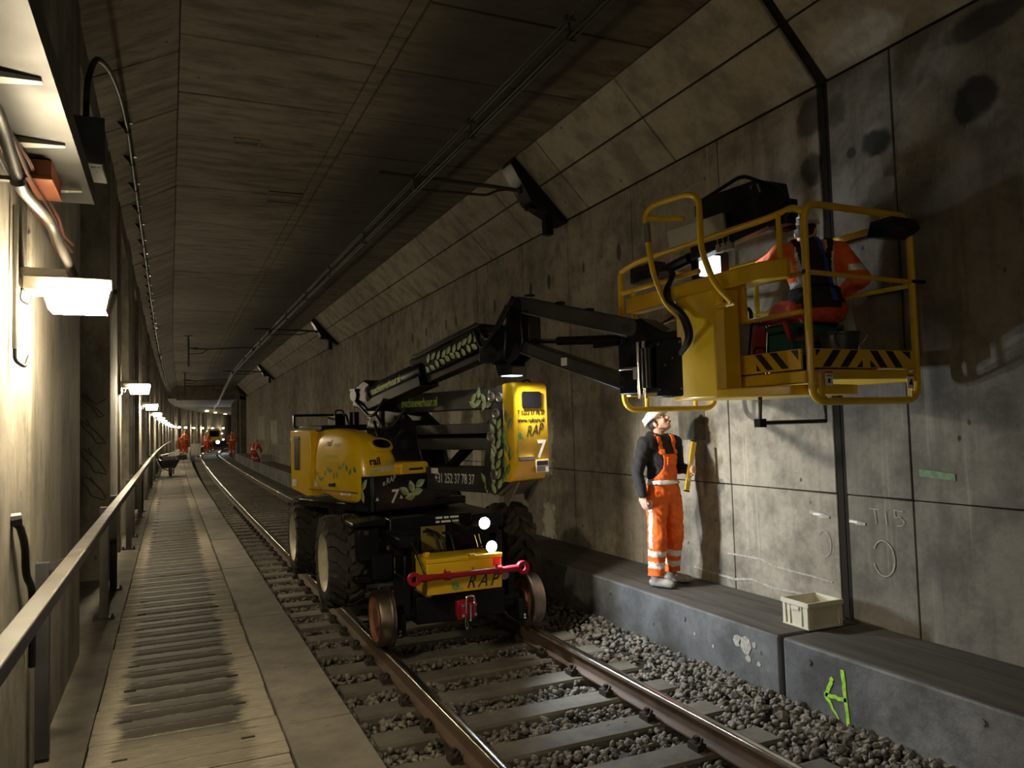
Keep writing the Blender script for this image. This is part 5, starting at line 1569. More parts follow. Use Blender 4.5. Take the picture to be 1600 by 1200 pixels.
# ------------------------------------------------------------------ people
def hand_parts(mb, wrist, d, pn, side, curl):
    """palm, four unequal fingers bent at the knuckles and a thumb from the side of the palm"""
    w = Vector(wrist); d = Vector(d).normalized(); pn = Vector(pn); pn = (pn - d * pn.dot(d)).normalized()
    x = d.cross(pn) * side                       # towards the thumb
    R = Matrix((x, d, pn)).transposed()
    mb.ell(w + d * .05, (.042, .055, .019), R, 12, 8)
    mb.caps(w - d * .02, w + d * .03, .028, .030, 10)
    for i, (o, l) in enumerate(((.030, .072), (.010, .080), (-.011, .075), (-.031, .060))):
        p = w + d * .092 + x * o; dd = d.copy(); pts = [w + d * .06 + x * o, p]; rs_ = [.0125, .0115]
        ang = 0.0
        for j, f in enumerate((.45, .32, .23)):
            ang += curl * (1.0 if j else .8)
            q = (d * math.cos(ang) + pn * math.sin(ang))
            p = p + q * l * f; pts.append(p); rs_.append(.0108 - .0012 * j)
        mb.chain(pts, rs_, 8)
    t0 = w + d * .025 + x * .035
    t1 = t0 + (d * .75 + x * .55 + pn * .25).normalized() * .042
    t2 = t1 + (d * .85 + x * (.15 - .3 * min(1, curl)) + pn * (.3 + .4 * min(1, curl))).normalized() * .034
    mb.chain([w + d * .015 + x * .018, t0, t1, t2], [.016, .015, .0125, .0105], 8)


def head_parts(mb, c, R):
    def pt(*a): return Vector(c) + R @ Vector(a)
    mb.ell(pt(0, .012, .03), (.076, .097, .092), R, 16, 12)
    mb.ell(pt(0, -.028, -.035), (.061, .072, .085), R, 16, 12)
    mb.ell(pt(0, -.048, -.094), (.044, .042, .030), R, 12, 8)
    mb.caps(pt(0, -.096, .012), pt(0, -.120, -.028), .010, .0165, 10)
    mb.ell(pt(0, -.112, -.032), (.020, .014, .011), R, 10, 6)
    for s_ in (-1, 1):
        mb.ell(pt(s_ * .079, .012, -.018), (.011, .021, .033), R, 10, 8)
        mb.ell(pt(s_ * .036, -.078, -.030), (.026, .022, .024), R, 10, 8)
        mb.caps(pt(s_ * .014, -.092, .028), pt(s_ * .050, -.078, .030), .011, .010, 8)
        mb.caps(pt(s_ * .055, -.01, -.06), pt(s_ * .03, -.055, -.10), .022, .018, 8)
    mb.ell(pt(0, -.098, -.062), (.026, .016, .010), R, 10, 6)
    mb.ell(pt(0, -.094, -.076), (.024, .015, .009), R, 10, 6)


def extract(me, cond, off, mat, name, parent, thick=.006):
    bm = bmesh.new(); bm.from_mesh(me)
    bm.normal_update()
    kill = [f for f in bm.faces if not cond(f.calc_center_median(), f.normal)]
    bmesh.ops.delete(bm, geom=kill, context='FACES')
    bm.normal_update()
    for v in bm.verts: v.co += v.normal * off
    out = bpy.data.meshes.new(name); bm.to_mesh(out); bm.free()
    out.materials.clear(); out.materials.append(mat)
    out.polygons.foreach_set('material_index', [0] * len(out.polygons))
    o = bpy.data.objects.new(name, out); COL.objects.link(o); o.parent = parent
    s_ = o.modifiers.new('s', 'SOLIDIFY'); s_.thickness = thick; s_.offset = -1
    return o


def figure(label, loc, rz, J, top, low, helm=M_HELM, vox=.011, fine=True, jr=.020, tr=.022, folds=.006, back_cross=False, group=None):
    root = empty('person', loc, rz)
    tag(root, label, 'person', group)
    V_ = lambda k: Vector(J[k])
    spine = (V_('chest') - V_('pelvis')).normalized()
    RS = spine.to_track_quat('Z', 'Y').to_matrix() if False else None
    sx = (V_('sho_l') - V_('sho_r')).normalized(); sy = spine.cross(sx); RT_ = Matrix((sx, sy, spine)).transposed()
    hx = (V_('hip_l') - V_('hip_r')).normalized(); hy = spine.cross(hx); RH = Matrix((hx, hy, spine)).transposed()
    HR = J.get('head_rot', Matrix.Identity(3))

    def torso(mb, g):
        mb.ell(V_('pelvis'), (.155 + g, .115 + g, .13 + g), RH, 18, 12)
        mb.ell(V_('pelvis').lerp(V_('chest'), .5), (.145 + g, .112 + g, .19 + g), RT_, 18, 12)
        mb.ell(V_('chest'), (.165 + g, .118 + g, .19 + g), RT_, 18, 12)
        mb.caps(V_('sho_r').lerp(V_('chest'), .3) + spine * .04, V_('sho_l').lerp(V_('chest'), .3) + spine * .04, .085 + g * .8, .085 + g * .8, 14)

    def arms(mb, g, end=1.0):
        for s_ in 'rl':
            w = V_('elb_' + s_).lerp(V_('wri_' + s_), end)
            mb.caps(V_('chest').lerp(V_('sho_' + s_), .6) + spine * .06, V_('sho_' + s_), .07 + g, .062 + g, 14)
            mb.chain([V_('sho_' + s_), V_('elb_' + s_), w], [.060 + g, .043 + g, .031 + g * .9], 14)

    def legs(mb, g, end=1.0, flare=0.0):
        for s_ in 'rl':
            a = V_('kne_' + s_).lerp(V_('ank_' + s_), end)
            mb.caps(V_('pelvis').lerp(V_('hip_' + s_), .6), V_('hip_' + s_), .10 + g, .092 + g, 14)
            mb.chain([V_('hip_' + s_), V_('hip_' + s_).lerp(V_('kne_' + s_), .5), V_('kne_' + s_), V_('kne_' + s_).lerp(V_('ank_' + s_), .4), a], [.090 + g, .078 + g, .060 + g + flare * .5, .056 + g + flare, .040 + g + flare * 1.3], 14)

    mb = MB()
    torso(mb, 0); arms(mb, 0); legs(mb, 0)
    mb.caps(V_('neck') - spine * .06, V_('head') - Vector((0, 0, .02)), .060, .056, 14)
    head_parts(mb, V_('head'), HR)
    for s_ in 'rl':
        t = V_('toe_' + s_); a = V_('ank_' + s_)
        mb.caps(a, a.lerp(t, .55) - Vector((0, 0, .02)), .036, .026, 10)
        if fine: hand_parts(mb, V_('wri_' + s_), J['hd_' + s_], J['hn_' + s_], J.get('hs_' + s_, 1), J.get('curl_' + s_, .35))
        else: mb.ell(V_('wri_' + s_) + Vector(J['hd_' + s_]).normalized() * .06, (.04, .04, .06), None, 8, 6)
    me = union(mb, vox * (.72 if fine else 1), 2, 'person_body', [M_SKIN])
    body = bpy.data.objects.new('body', me); COL.objects.link(body); body.parent = root

    def fold(amp):
        return lambda c: amp * (noise.noise(Vector((c.x * 9, c.y * 9, c.z * 5))) + .6 * noise.noise(Vector((c.x * 19 + 3, c.y * 19, c.z * 26 + c.x * 14)))) + .25 * amp * abs(noise.noise(c * 40))
    # upper garment
    mb = MB(); torso(mb, jr); arms(mb, jr, .97)
    mb.caps(V_('neck') - spine * .03 - sx * .05, V_('neck') - spine * .03 + sx * .05, .062, .062, 12)
    if J.get('hood'):
        mb.caps(V_('neck') + Vector((-.06, .05, .0)), V_('neck') + Vector((.06, .05, .0)), .055, .055, 12)
        for s_ in (-1, 1): mb.caps(V_('neck') + Vector((s_ * .075, .03, .005)), V_('neck') + Vector((s_ * .03, -.075, -.05)), .034, .026, 10)
    jme = union(mb, vox, 3, 'jacket', [top, M_REFL], fold(folds))
    jk = bpy.data.objects.new('jacket', jme); COL.objects.link(jk); jk.parent = root
    # trousers
    mb = MB(); legs(mb, tr, .97, .004)
    mb.ell(V_('pelvis'), (.162 + tr, .122 + tr, .14 + tr), RH, 18, 12)
    tme = union(mb, vox, 3, 'trousers', [low, M_REFL], fold(folds * 1.7))
    if fine:
        bm = bmesh.new(); bm.from_mesh(tme)
        kill = [f for f in bm.faces if any((f.calc_center_median() - V_('ank_' + s_)).length < .22 and f.calc_center_median().z < V_('ank_' + s_).z + .035 for s_ in 'rl')]
        bmesh.ops.delete(bm, geom=kill, context='FACES'); bm.to_mesh(tme); bm.free()
    tq = bpy.data.objects.new('trousers', tme); COL.objects.link(tq); tq.parent = root
    def band(c, n):
        for s_ in 'rl':
            k, a = V_('kne_' + s_), V_('ank_' + s_)
            d = a - k; u_ = (c - k).dot(d) / d.length_squared
            if 0 <= u_ <= 1.1 and (c - k - d * u_).length < .15:
                if .30 < u_ < .44 or .58 < u_ < .72: return 1
            if J.get('side_band'):
                h = V_('hip_' + s_)
                d2 = a - h; u2 = (c - h).dot(d2) / d2.length_squared
                ax = c - h - d2 * u2
                if .05 < u2 < .62 and ax.length > .05 and ax.normalized().dot(Vector((-1 if s_ == 'r' else 1, -.35, 0)).normalized()) > .975: return 1
        return 0
    paint(tme, band)
    # boots
    for s_ in 'rl':
        a, t = V_('ank_' + s_), V_('toe_' + s_)
        d = (t - a); d.z = 0; d.normalize(); q = Vector((-d.y, d.x, 0))
        mb = MB(); g0 = a.z - .09 if J.get('flat', True) else t.z - .03
        m_ = Vector((a.x, a.y, 0))
        zb = Vector((0, 0, J.get('ground_' + s_, 0.0)))
        mb.caps(m_ + zb + Vector((0, 0, .075)), m_ + zb + Vector((0, 0, .16)), .052, .050, 12)
        mb.caps(m_ + zb - d * .035 + Vector((0, 0, .05)), m_ + zb + d * .17 + Vector((0, 0, .045)), .043, .040, 12)
        mb.caps(m_ + zb + d * .06 + q * .012 + Vector((0, 0, .06)), m_ + zb + d * .15 + Vector((0, 0, .05)), .045, .043, 12)
        bme = union(mb, vox * .9, 2, 'boot', [M_BOOT, M_GRY])
        for v in bme.vertices:
            if v.co.z < zb.z + .008: v.co.z = zb.z + .001
        paint(bme, lambda c, n: 1 if c.z < zb.z + .018 else 0)
        bo_ = bpy.data.objects.new('boot', bme); COL.objects.link(bo_); bo_.parent = root
    # helmet, hair, face details
    hc = V_('head')
    mb = MB(); mb.ell(hc + HR @ Vector((0, .012, .045)), (.112, .132, .112), HR, 22, 10, .0); mb.ell(hc + HR @ Vector((0, -.045, .048)), (.100, .125, .012), HR, 20, 8); mb.caps(hc + HR @ Vector((0, -.10, .10)), hc + HR @ Vector((0, .11, .115)), .030, .030, 8)
    hm = mb.build('helmet', helm, root, sharp=60)
    if fine:
        mb = MB(); mb.ell(hc + HR @ Vector((0, .028, .018)), (.081, .092, .085), HR, 18, 12)
        for s_ in (-1, 1): mb.ell(hc + HR @ Vector((s_ * .074, -.004, .018)), (.010, .018, .03), HR, 8, 6)
        mb.build('hair', M_HAIR, root, sharp=80)
        mb = MB()
        for s_ in (-1, 1): mb.ell(hc + HR @ Vector((s_ * .032, -.088, .010)), (.014, .010, .009), HR, 10, 6)
        mb.build('eyes', M_EYE, root)
        mb = MB()
        for s_ in (-1, 1): mb.ell(hc + HR @ Vector((s_ * .032, -.097, .010)), (.006, .004, .006), HR, 8, 6)
        mb.build('pupils', M_INK, root)
        mb = MB(); mb.ell(hc + HR @ Vector((0, -.109, -.064)), (.024, .008, .006), HR, 12, 6); mb.ell(hc + HR @ Vector((0, -.107, -.073)), (.021, .008, .006), HR, 12, 6)
        mb.build('lips', M_LIP, root)
    return root, jme, tme


def rot(ax, deg): return Matrix.Rotation(math.radians(deg), 3, ax)

# the man on the ledge
J = dict(pelvis=(0, 0, .97), chest=(0, .005, 1.30), neck=(0, .035, 1.53), head=(0.01, .035, 1.665),
         head_rot=rot('Z', 22) @ rot('X', -38),
         hip_r=(-.095, 0, .92), hip_l=(.095, 0, .92), kne_r=(-.12, -.035, .50), kne_l=(.12, -.03, .50), ank_r=(-.13, .0, .09), ank_l=(.14, .07, .09), toe_r=(-.06, -.2, .03), toe_l=(.30, -.12, .03),
         sho_r=(-.195, .015, 1.455), sho_l=(.195, .015, 1.455), elb_r=(-.285, .05, 1.17), wri_r=(-.285, -.03, .945), elb_l=(.265, .05, 1.19), wri_l=(.235, -.17, 1.17),
         hd_r=(.04, -.12, -1), hn_r=(.9, .2, .1), hs_r=-1, curl_r=.38, hd_l=(-.25, -.95, .10), hn_l=(-.9, .3, .1), hs_l=1, curl_l=.85, hood=True, side_band=True)
man, jme, tme = figure('man in white helmet, black hoodie and orange bib trousers looking up on the ledge', (4.63, 6.64, .33), math.radians(6), J, M_HOOD, M_OR, vox=.010, folds=.010, tr=.030)
def bibc(c, n):
    if n.y > -.12 or c.z < 1.0: return False
    hw = .085 if c.z > 1.20 else .085 + (1.20 - c.z) * .75
    return c.z < 1.345 and abs(c.x - .01) < hw and abs(c.x) < .2
bib = extract(jme, bibc, .012, M_OR, 'bib', man)
extract(jme, lambda c, n: n.y < -.1 and 1.235 < c.z < 1.315 and abs(c.x - .015) < .062, .020, M_OR, 'bib_pocket', man)
extract(jme, lambda c, n: n.y < -.1 and 1.295 < c.z < 1.315 and abs(c.x - .015) < .066, .026, M_OR, 'pocket_flap', man)
extract(jme, lambda c, n: 1.34 < c.z < 1.535 and (c.y < .12 and n.z < .75 or c.z < 1.47) and abs(abs(c.x - .0) - (.075 + max(0, c.z - 1.34) * .12)) < .021 and (n.y < .35 or n.z > .4) and abs(c.x) < .14, .012, M_OR, 'shoulder_strap', man)
extract(jme, lambda c, n: n.y < -.2 and 1.345 < c.z < 1.385 and abs(abs(c.x) - .082) < .028, .02, M_OR, 'strap_buckle', man)
extract(tme, lambda c, n: 1.035 < c.z < 1.088, .018, M_REFL, 'waist_band', man)
lv = empty('spirit_level', (4.855, 6.46, 1.545))
tag(lv, 'yellow spirit level held upright in the hand of the man on the ledge', 'level')
d = Vector((.11, .0, .47)).normalized(); lv.rotation_euler = d.to_track_quat('Z', 'Y').to_euler()
mb = MB(); mb.box(-.013, .013, -.028, .028, -.25, .25); mb.box(-.013, .013, -.028, -.022, -.25, .25); mb.build('level_body', M_LITYEL if False else M_YELD, lv, bevel=.003)
mb = MB(); mb.box(-.014, .014, -.029, .029, .25, .265); mb.box(-.014, .014, -.029, .029, -.265, -.25); mb.build('end_cap', M_BLK, lv, bevel=.003)
mb = MB(); mb.cyl((0, -.03, .02), (0, .03, .02), .0145, .0145, 10); mb.cyl((-.0145, 0, -.14), (.0145, 0, -.14), .018, .018, 12); mb.build('vial', M_WHT, lv)

# the man in the basket, sitting on the toolbox with his back to us
J = dict(pelvis=(0, 0, .52), chest=(0, -.10, .83), neck=(0, -.15, 1.05), head=(.0, -.185, 1.165),
         head_rot=rot('Z', -35) @ rot('X', -8),
         hip_r=(-.10, 0, .50), hip_l=(.10, 0, .50), kne_r=(-.17, -.42, .52), kne_l=(.17, -.42, .52), ank_r=(-.17, -.38, .09), ank_l=(.17, -.38, .09), toe_r=(-.19, -.6, .03), toe_l=(.19, -.6, .03),
         sho_r=(-.21, -.10, .96), sho_l=(.21, -.10, .96), elb_r=(-.36, -.05, .74), wri_r=(-.28, -.28, .66), elb_l=(.36, -.22, .86), wri_l=(.34, -.46, .90),
         hd_r=(.2, -1, -.1), hn_r=(.5, 0, -1), hs_r=-1, curl_r=.5, hd_l=(-.1, -1, .1), hn_l=(-.5, 0, -1), hs_l=1, curl_l=.5)
bw_, jb, tb = figure('man in an orange jacket and black harness crouching in the basket with his back turned', (4.575, 4.42, 2.337), math.radians(152), J, M_OR, M_ORD, vox=.012, folds=.009, jr=.035, tr=.03)
paint(jb, lambda c, n: 1 if (.66 < c.z < .72 and abs(c.x) < .24) or (abs(abs(c.x) - .12) < .025 and c.z > .72 and abs(c.x) < .2) or (abs(c.x) > .25 and .80 < c.z < .85) else 0)
extract(jb, lambda c, n: n.y > -.35 and abs(c.x) < .055 + .3 * max(0, .80 - c.z) and c.z > .5, .014, M_HARN, 'harness_back', bw_)
extract(jb, lambda c, n: abs(abs(c.x) - .085 - max(0, c.z - .85) * .25) < .022 and c.z > .75 and abs(c.x) < .2, .012, M_HARN, 'harness_strap', bw_)
extract(jb, lambda c, n: .53 < c.z < .67 and abs(c.x) < .25 and n.y > -.5, .022, M_HARN, 'harness_belt', bw_)
extract(jb, lambda c, n: abs(c.x + .075 - (c.z - .7) * .1) < .017 and n.y > .1 and c.z > .55, .024, M_BLUE, 'blue_strap', bw_)

# far workers
def stand(**kw):
    J = dict(pelvis=(0, 0, .97), chest=(0, 0, 1.30), neck=(0, .02, 1.53), head=(0, 0, 1.665), hip_r=(-.1, 0, .92), hip_l=(.1, 0, .92), kne_r=(-.12, -.03, .5), kne_l=(.13, -.02, .5), ank_r=(-.13, 0, .09), ank_l=(.15, .02, .09), toe_r=(-.15, -.2, .03), toe_l=(.18, -.2, .03),
             sho_r=(-.2, 0, 1.455), sho_l=(.2, 0, 1.455), elb_r=(-.28, .02, 1.18), wri_r=(-.27, -.1, .95), elb_l=(.28, .02, 1.18), wri_l=(.27, -.1, .95), hd_r=(0, -.2, -1), hn_r=(1, 0, 0), hd_l=(0, -.2, -1), hn_l=(-1, 0, 0))
    J.update(kw); return J
def bent(lift=0.0):
    return stand(pelvis=(0, .12, .90), hip_r=(-.1, .12, .87), hip_l=(.1, .12, .87), kne_r=(-.13, -.02, .48), kne_l=(.13, -.02, .48), chest=(0, -.20, 1.08), neck=(0, -.38, 1.17), head=(0, -.50, 1.17), head_rot=rot('X', 35),
                 sho_r=(-.2, -.32, 1.13), sho_l=(.2, -.32, 1.13), elb_r=(-.27, -.40, .87), wri_r=(-.20, -.52, .66), elb_l=(.27, -.40, .87), wri_l=(.20, -.52, .66))
def kneel():
    return stand(pelvis=(0, .1, .50), hip_r=(-.1, .1, .47), hip_l=(.1, .1, .47), kne_r=(-.15, -.25, .10), kne_l=(.16, -.28, .46), ank_r=(-.15, .20, .09), ank_l=(.17, -.22, .09), toe_r=(-.15, .34, .03), toe_l=(.18, -.42, .03), chest=(0, -.08, .80), neck=(0, -.17, 1.0), head=(0, -.24, 1.12), head_rot=rot('X', 25),
                 sho_r=(-.2, -.12, .94), sho_l=(.2, -.12, .94), elb_r=(-.3, -.22, .70), wri_r=(-.22, -.42, .55), elb_l=(.3, -.22, .70), wri_l=(.22, -.42, .55))
FAR = [
    ('kneeling worker in red-orange clothes at the edge of the right ledge', (4.18 + xoff(45), 45.5, .335), 150, kneel(), M_ORD, M_ORD, M_HELM),
    ('worker in dark top and orange trousers standing on the right ledge by the portal', (3.72 + xoff(58.5), 58.5, .335), 190, stand(), M_ORD, M_ORD, M_HAIR),
    ('worker standing by the flat trolley in the middle of the distant track', (2.25 + xoff(70), 70.3, .283), 160, stand(wri_r=(-.2, -.4, 1.2), elb_r=(-.3, -.15, 1.15)), M_ORD, M_ORD, M_HELM),
    ('worker in orange bending over the walkway behind the wheelbarrow', (.50 + xoff(57), 57, .405), 200, bent(), M_OR, M_ORD, M_OR),
    ('worker in orange standing on the walkway behind the bending worker', (.62 + xoff(68), 68, .405), 185, stand(), M_OR, M_ORD, M_ORD),
    ('worker leaning over the cart beside the distant headlight', (2.35 + xoff(76), 76, .0), 120, bent(), M_ORD, M_ORD, M_HELM),
]
for (lab, loc, rz, J, a, b, h) in FAR:
    r_, j_, t_ = figure(lab, loc, math.radians(rz), J, a, b, h, vox=.03, fine=False, folds=.0, jr=.028, tr=.03)
    ch = Vector(J['chest']); pe = Vector(J['pelvis']); sp = (ch - pe).normalized()
    def jb_(c, n):
        u_ = (c - pe).dot(sp)
        if abs(c.x) < .23 and (.12 < u_ < .18): return 1
        if abs(abs(c.x) - .11) < .03 and u_ > .12 and abs(c.x) < .2: return 1
        return 0
    paint(j_, jb_)
    for p in j_.polygons: pass

# ------------------------------------------------------------------ loose things
# cream crate on the ledge
t = empty('storage_crate', (4.775, 4.82, .33), math.radians(-2))
tag(t, 'open cream plastic crate standing on the right ledge by the wall joint', 'crate')
mb = MB(); hx, hy, hz = .175, .145, .205
def shell(mb, a, b, h, w, tp):
    o0 = [(-a, -b), (a, -b), (a, b), (-a, b)]
    i0 = [(-a + w, -b + w), (a - w, -b + w), (a - w, b - w), (-a + w, b - w)]
    vs = [(x, y, .0) for x, y in o0] + [(x * tp, y * tp, h) for x, y in o0] + [(x * tp, y * tp, h) for x, y in i0] + [(x, y, w) for x, y in i0]
    fs_ = [(0, 3, 2, 1)]
    for q in (0, 4, 8):
        for k in range(4): fs_.append((q + k, q + (k + 1) % 4, q + 4 + (k + 1) % 4, q + 4 + k))
    fs_.append((12, 13, 14, 15)); mb.add(vs, fs_)
shell(mb, hx - .01, hy - .01, hz, .008, 1.03)
mb.build('crate_body', M_CRATE, t, bevel=.003)
mb = MB()
for s_ in (-1, 1):
    mb.box(-hx - .008, hx + .008, s_ * (hy) - .010, s_ * (hy) + .010, .172, .21); mb.box(s_ * hx - .010, s_ * hx + .010, -hy, hy, .172, .21)
mb.build('crate_rim', M_CRATE, t, bevel=.003)
mb = MB()
for s_ in (-1, 1):
    mb.box(-hx, hx, s_ * (hy - .004) - .006, s_ * (hy - .004) + .006, 0, .014); mb.box(s_ * (hx - .004) - .006, s_ * (hx - .004) + .006, -hy, hy, 0, .014)
    for q in (-1, 1):
        mb.box(q * (hx - .022) - .018, q * (hx - .022) + .018, s_ * (hy - .005) - .008, s_ * (hy - .005) + .004, .01, .175)
        mb.box(s_ * (hx - .005) - .008, s_ * (hx - .005) + .004, q * (hy - .020) - .016, q * (hy - .020) + .016, .01, .175)
        mb.box(s_ * (hx - .005) - .006, s_ * (hx - .005) + .006, q * .065 - .006, q * .065 + .006, .01, .175)
mb.build('crate_rib', M_CRATE, t, bevel=.002)
mb = MB()
for s_ in (-1, 1): mb.box(s_ * (hx + .001) - .006, s_ * (hx + .001) + .006, -.045, .045, .135, .165)
mb.build('crate_handle', M_CRATE, t, bevel=.003)

def bk(w, l, z): return RB @ Vector((w, l, z)) + Vector((XC, 9.1, 0))
# teal toolbox
t = empty('tool_box', tuple(bk(.60, .46, 2.337)), math.radians(2))
tag(t, 'teal tool case standing upright on the basket floor behind the striped toe boards', 'tool case')
mb = MB(); mb.box(-.36, .16, -.13, .13, 0, .30); mb.build('case_body', M_TEAL, t, bevel=.015)
mb = MB(); mb.box(-.365, .165, -.135, .135, .30, .365); mb.build('case_lid', M_TEAL, t, bevel=.018)
mb = MB(); mb.tube(fillet([(-.24, -.14, .345), (-.24, -.17, .36), (.04, -.17, .36), (.04, -.14, .345)], .02, 4), .012, 8); mb.build('case_handle', M_BLK, t)
mb = MB()
for x in (-.30, .10): mb.box(x - .025, x + .025, -.142, -.134, .27, .33)
mb.build('case_latch', M_BLK, t, bevel=.003)
mb = MB(); mb.box(-.30, -.20, -.134, -.130, .23, .255); mb.build('red_badge', M_REDP, t)
mb = MB()
for k in range(4): mb.box(-.30, -.23 - .01 * (k % 2), -.1335, -.130, .13 + k * .02, .136 + k * .02)
mb.build('label_print', M_GALVL, t)
# red and grey bag
t = empty('tool_bag', tuple(bk(.14, .72, 2.337)), math.radians(14))
tag(t, 'red and grey zipped bag leaning beside the teal tool case in the basket', 'bag')
mb = MB(); mb.prism([(-.13, 0), (.12, 0), (.17, .38), (.02, .44), (-.06, .38)], 'y', -.10, .10); mb.build('bag_body', M_BAGG, t, bevel=.03, seg=3)
mb = MB(); mb.prism([(-.09, .04), (.06, .04), (.12, .34), (.02, .38), (-.04, .33)], 'y', -.115, -.095); mb.build('front_panel', M_BAGR, t, bevel=.012)
mb = MB(); mb.tube(fillet([(-.09, -.118, .03), (-.055, -.118, .20), (.085, -.118, .21), (.06, -.118, .03)], .03, 4), .007, 6); mb.tube(fillet([(-.13, -.10, .0), (-.055, -.105, .385), (.02, -.105, .44), (.17, -.10, .38), (.12, -.10, .0)], .04, 4), .008, 6); mb.build('piping', M_HOSE, t)
mb = MB(); mb.tube(fillet([(-.02, 0, .42), (0, 0, .52), (.09, 0, .52), (.10, 0, .40)], .04, 4), .016, 8); mb.build('bag_handle', M_HOSE, t)
# red vest thrown over the case
mb = MB(); 
n_ = 12; vs = []; fs_ = []
for i in range(n_ + 1):
    for j in range(9):
        x = -.20 + .34 * i / n_; y = -.20 + .30 * j / 8
        z = .385 + .03 * noise.noise(Vector((x * 9, y * 9, 1))) - (max(0, -.14 - y) * 2.6) + .05 * math.exp(-((x + .05) ** 2 + (y - .0) ** 2) * 60)
        vs.append((x, y, z))
for i in range(n_):
    for j in range(8): fs_.append((i * 9 + j, i * 9 + j + 1, i * 9 + 10 + j, i * 9 + 9 + j))
mb.add(vs, fs_, True)
v_ = mb.build('folded_vest', [M_BAGR, M_REFL], None, loc=tuple(bk(.40, .52, 2.337)))
paint(v_.data, lambda c, n: 1 if -.04 < c.x < .0 else 0)
s_ = v_.modifiers.new('s', 'SOLIDIFY'); s_.thickness = .02
tag(v_, 'crumpled red vest with a pale band thrown over the teal tool case', 'vest')
# bucket
t = empty('bucket', tuple(bk(.50, .155, 2.337)))
tag(t, 'dark plastic bucket behind the toe board in the basket corner', 'bucket')
mb = MB(); mb.lathe([(.005, 0), (.105, 0), (.132, .25), (.14, .255), (.14, .272), (.128, .272), (.10, .01), (.005, .012)], (0, 0, 0), (0, 0, 1), 26); mb.build('bucket_body', M_BUCK, t)
mb = MB(); mb.tube([(.14 * math.cos(a), .14 * math.sin(a) * .35 - .12, .25 - .10 * math.sin(a)) for a in [PI * k / 12 for k in range(13)]], .005, 6); mb.build('bucket_handle', M_GALV, t)
for q in (-1, 1):
    mb = MB(); mb.box(q * .138 - .008, q * .138 + .008, -.015, .015, .225, .255); mb.build('handle_ear', M_BUCK, t)

# wheelbarrow on the walkway
t = empty('wheelbarrow', (-.10 + xoff(33), 33, .40), math.radians(8))
tag(t, 'loaded wheelbarrow parked on the plank walkway in the distance', 'wheelbarrow')
mb = MB(); mb.hexa([(-.22, -.35, .30), (.22, -.35, .30), (.20, .35, .34), (-.20, .35, .34), (-.36, -.55, .62), (.36, -.55, .62), (.34, .5, .66), (-.34, .5, .66)]); mb.build('tray', M_GRY, t, bevel=.02)
mb = MB(); mb.lathe([(.05, -.04), (.19, -.045), (.20, 0), (.19, .045), (.05, .04)], (0, -.62, .20), (1, 0, 0), 18); mb.build('wheel', M_RUB, t)
for q in (-1, 1):
    mb = MB(); mb.tube(fillet([(q * .05, -.62, .20), (q * .22, -.2, .30), (q * .28, .5, .40), (q * .30, .9, .62)], .1, 4), .02, 8); mb.build('handle_bar', M_GALV, t)
    mb = MB(); mb.tube(fillet([(q * .22, .1, .32), (q * .25, .30, .02), (q * .25, .45, .02), (q * .27, .5, .38)], .04, 3), .016, 6); mb.build('leg', M_GALV, t)
mb = MB(); mb.ell((0, 0, .62), (.30, .42, .16), None, 14, 8); mb.box(-.25, .3, -.3, .2, .70, .76); mb.build('rubble_load', M_LEDGE, t)
mb = MB(); mb.beam((-.36, -.5, .80), (.10, .4, .84), .12, .03); mb.build('pale_board', M_WHT, t)
# small things along the far track
t = empty('tool_crate', (4.75 + xoff(45), 44.6, .33)); tag(t, 'small grey box on the ledge beside the kneeling worker', 'box')
mb = MB(); shell(mb, .3, .2, .35, .02, 1.0); mb.build('box_body', M_GALVL, t); mb = MB(); mb.box(-.31, .31, -.21, .21, .35, .38); mb.build('box_lid', M_GALVL, t)
t = empty('dark_case', (.42 + xoff(52), 52, .40)); tag(t, 'small dark case on the walkway edge ahead of the bending worker', 'case')
mb = MB(); mb.box(-.3, .3, -.2, .2, 0, .3); mb.build('case_body', M_BLK, t, bevel=.02); mb = MB(); mb.tube(fillet([(-.1, 0, .3), (-.1, 0, .36), (.1, 0, .36), (.1, 0, .3)], .03), .02, 6); mb.build('case_handle', M_BLK, t)
t = empty('track_trolley', (2.35 + xoff(70), 70, 0)); tag(t, 'flat track trolley with a tall open box on the distant rails', 'trolley')
mb = MB(); mb.box(-1.35, 1.0, -.9, .9, .18, .28); mb.build('trolley_deck', M_GALVL, t)
mb = MB(); shell(mb, .38, .5, .85, .03, 1.0); o = mb.build('open_box', M_GALVL, t, loc=(-.95, .1, .28))
for x in (-.75, .75):
    for y in (-.6, .6):
        mb = MB(); mb.lathe([(.01, -.05), (.16, -.05), (.17, .05), (.01, .05)], (x, y, .16), (1, 0, 0), 16); mb.build('trolley_wheel', M_STEEL, t)
t = empty('rail_vehicle', (2.75 + xoff(92), 92, 0)); tag(t, 'distant yellow rail vehicle with one glaring headlight on the track', 'rail vehicle')
mb = MB(); mb.box(-1.1, 1.1, 0, 4, .45, 1.1); mb.build('vehicle_chassis', M_BLK, t, bevel=.03)
mb = MB(); mb.prism([(-.9, 1.1), (.5, 1.1), (.5, 2.2), (.3, 2.5), (-.7, 2.5), (-.9, 2.2)], 'y', .3, 2.4); cb_ = mb.build('cab', M_YEL, t, bevel=.05)
mb = MB(); mb.box(-.7, .3, .285, .30, 1.55, 2.25); mb.build('cab_window', M_GLASSD, cb_)
for x in (-.75, .75):
    for y in (.8, 3.2):
        mb = MB(); mb.lathe([(.01, -.06), (.38, -.06), (.42, .06), (.01, .06)], (x, y, .40), (1, 0, 0), 20); mb.build('rail_wheel', M_STEEL, t)
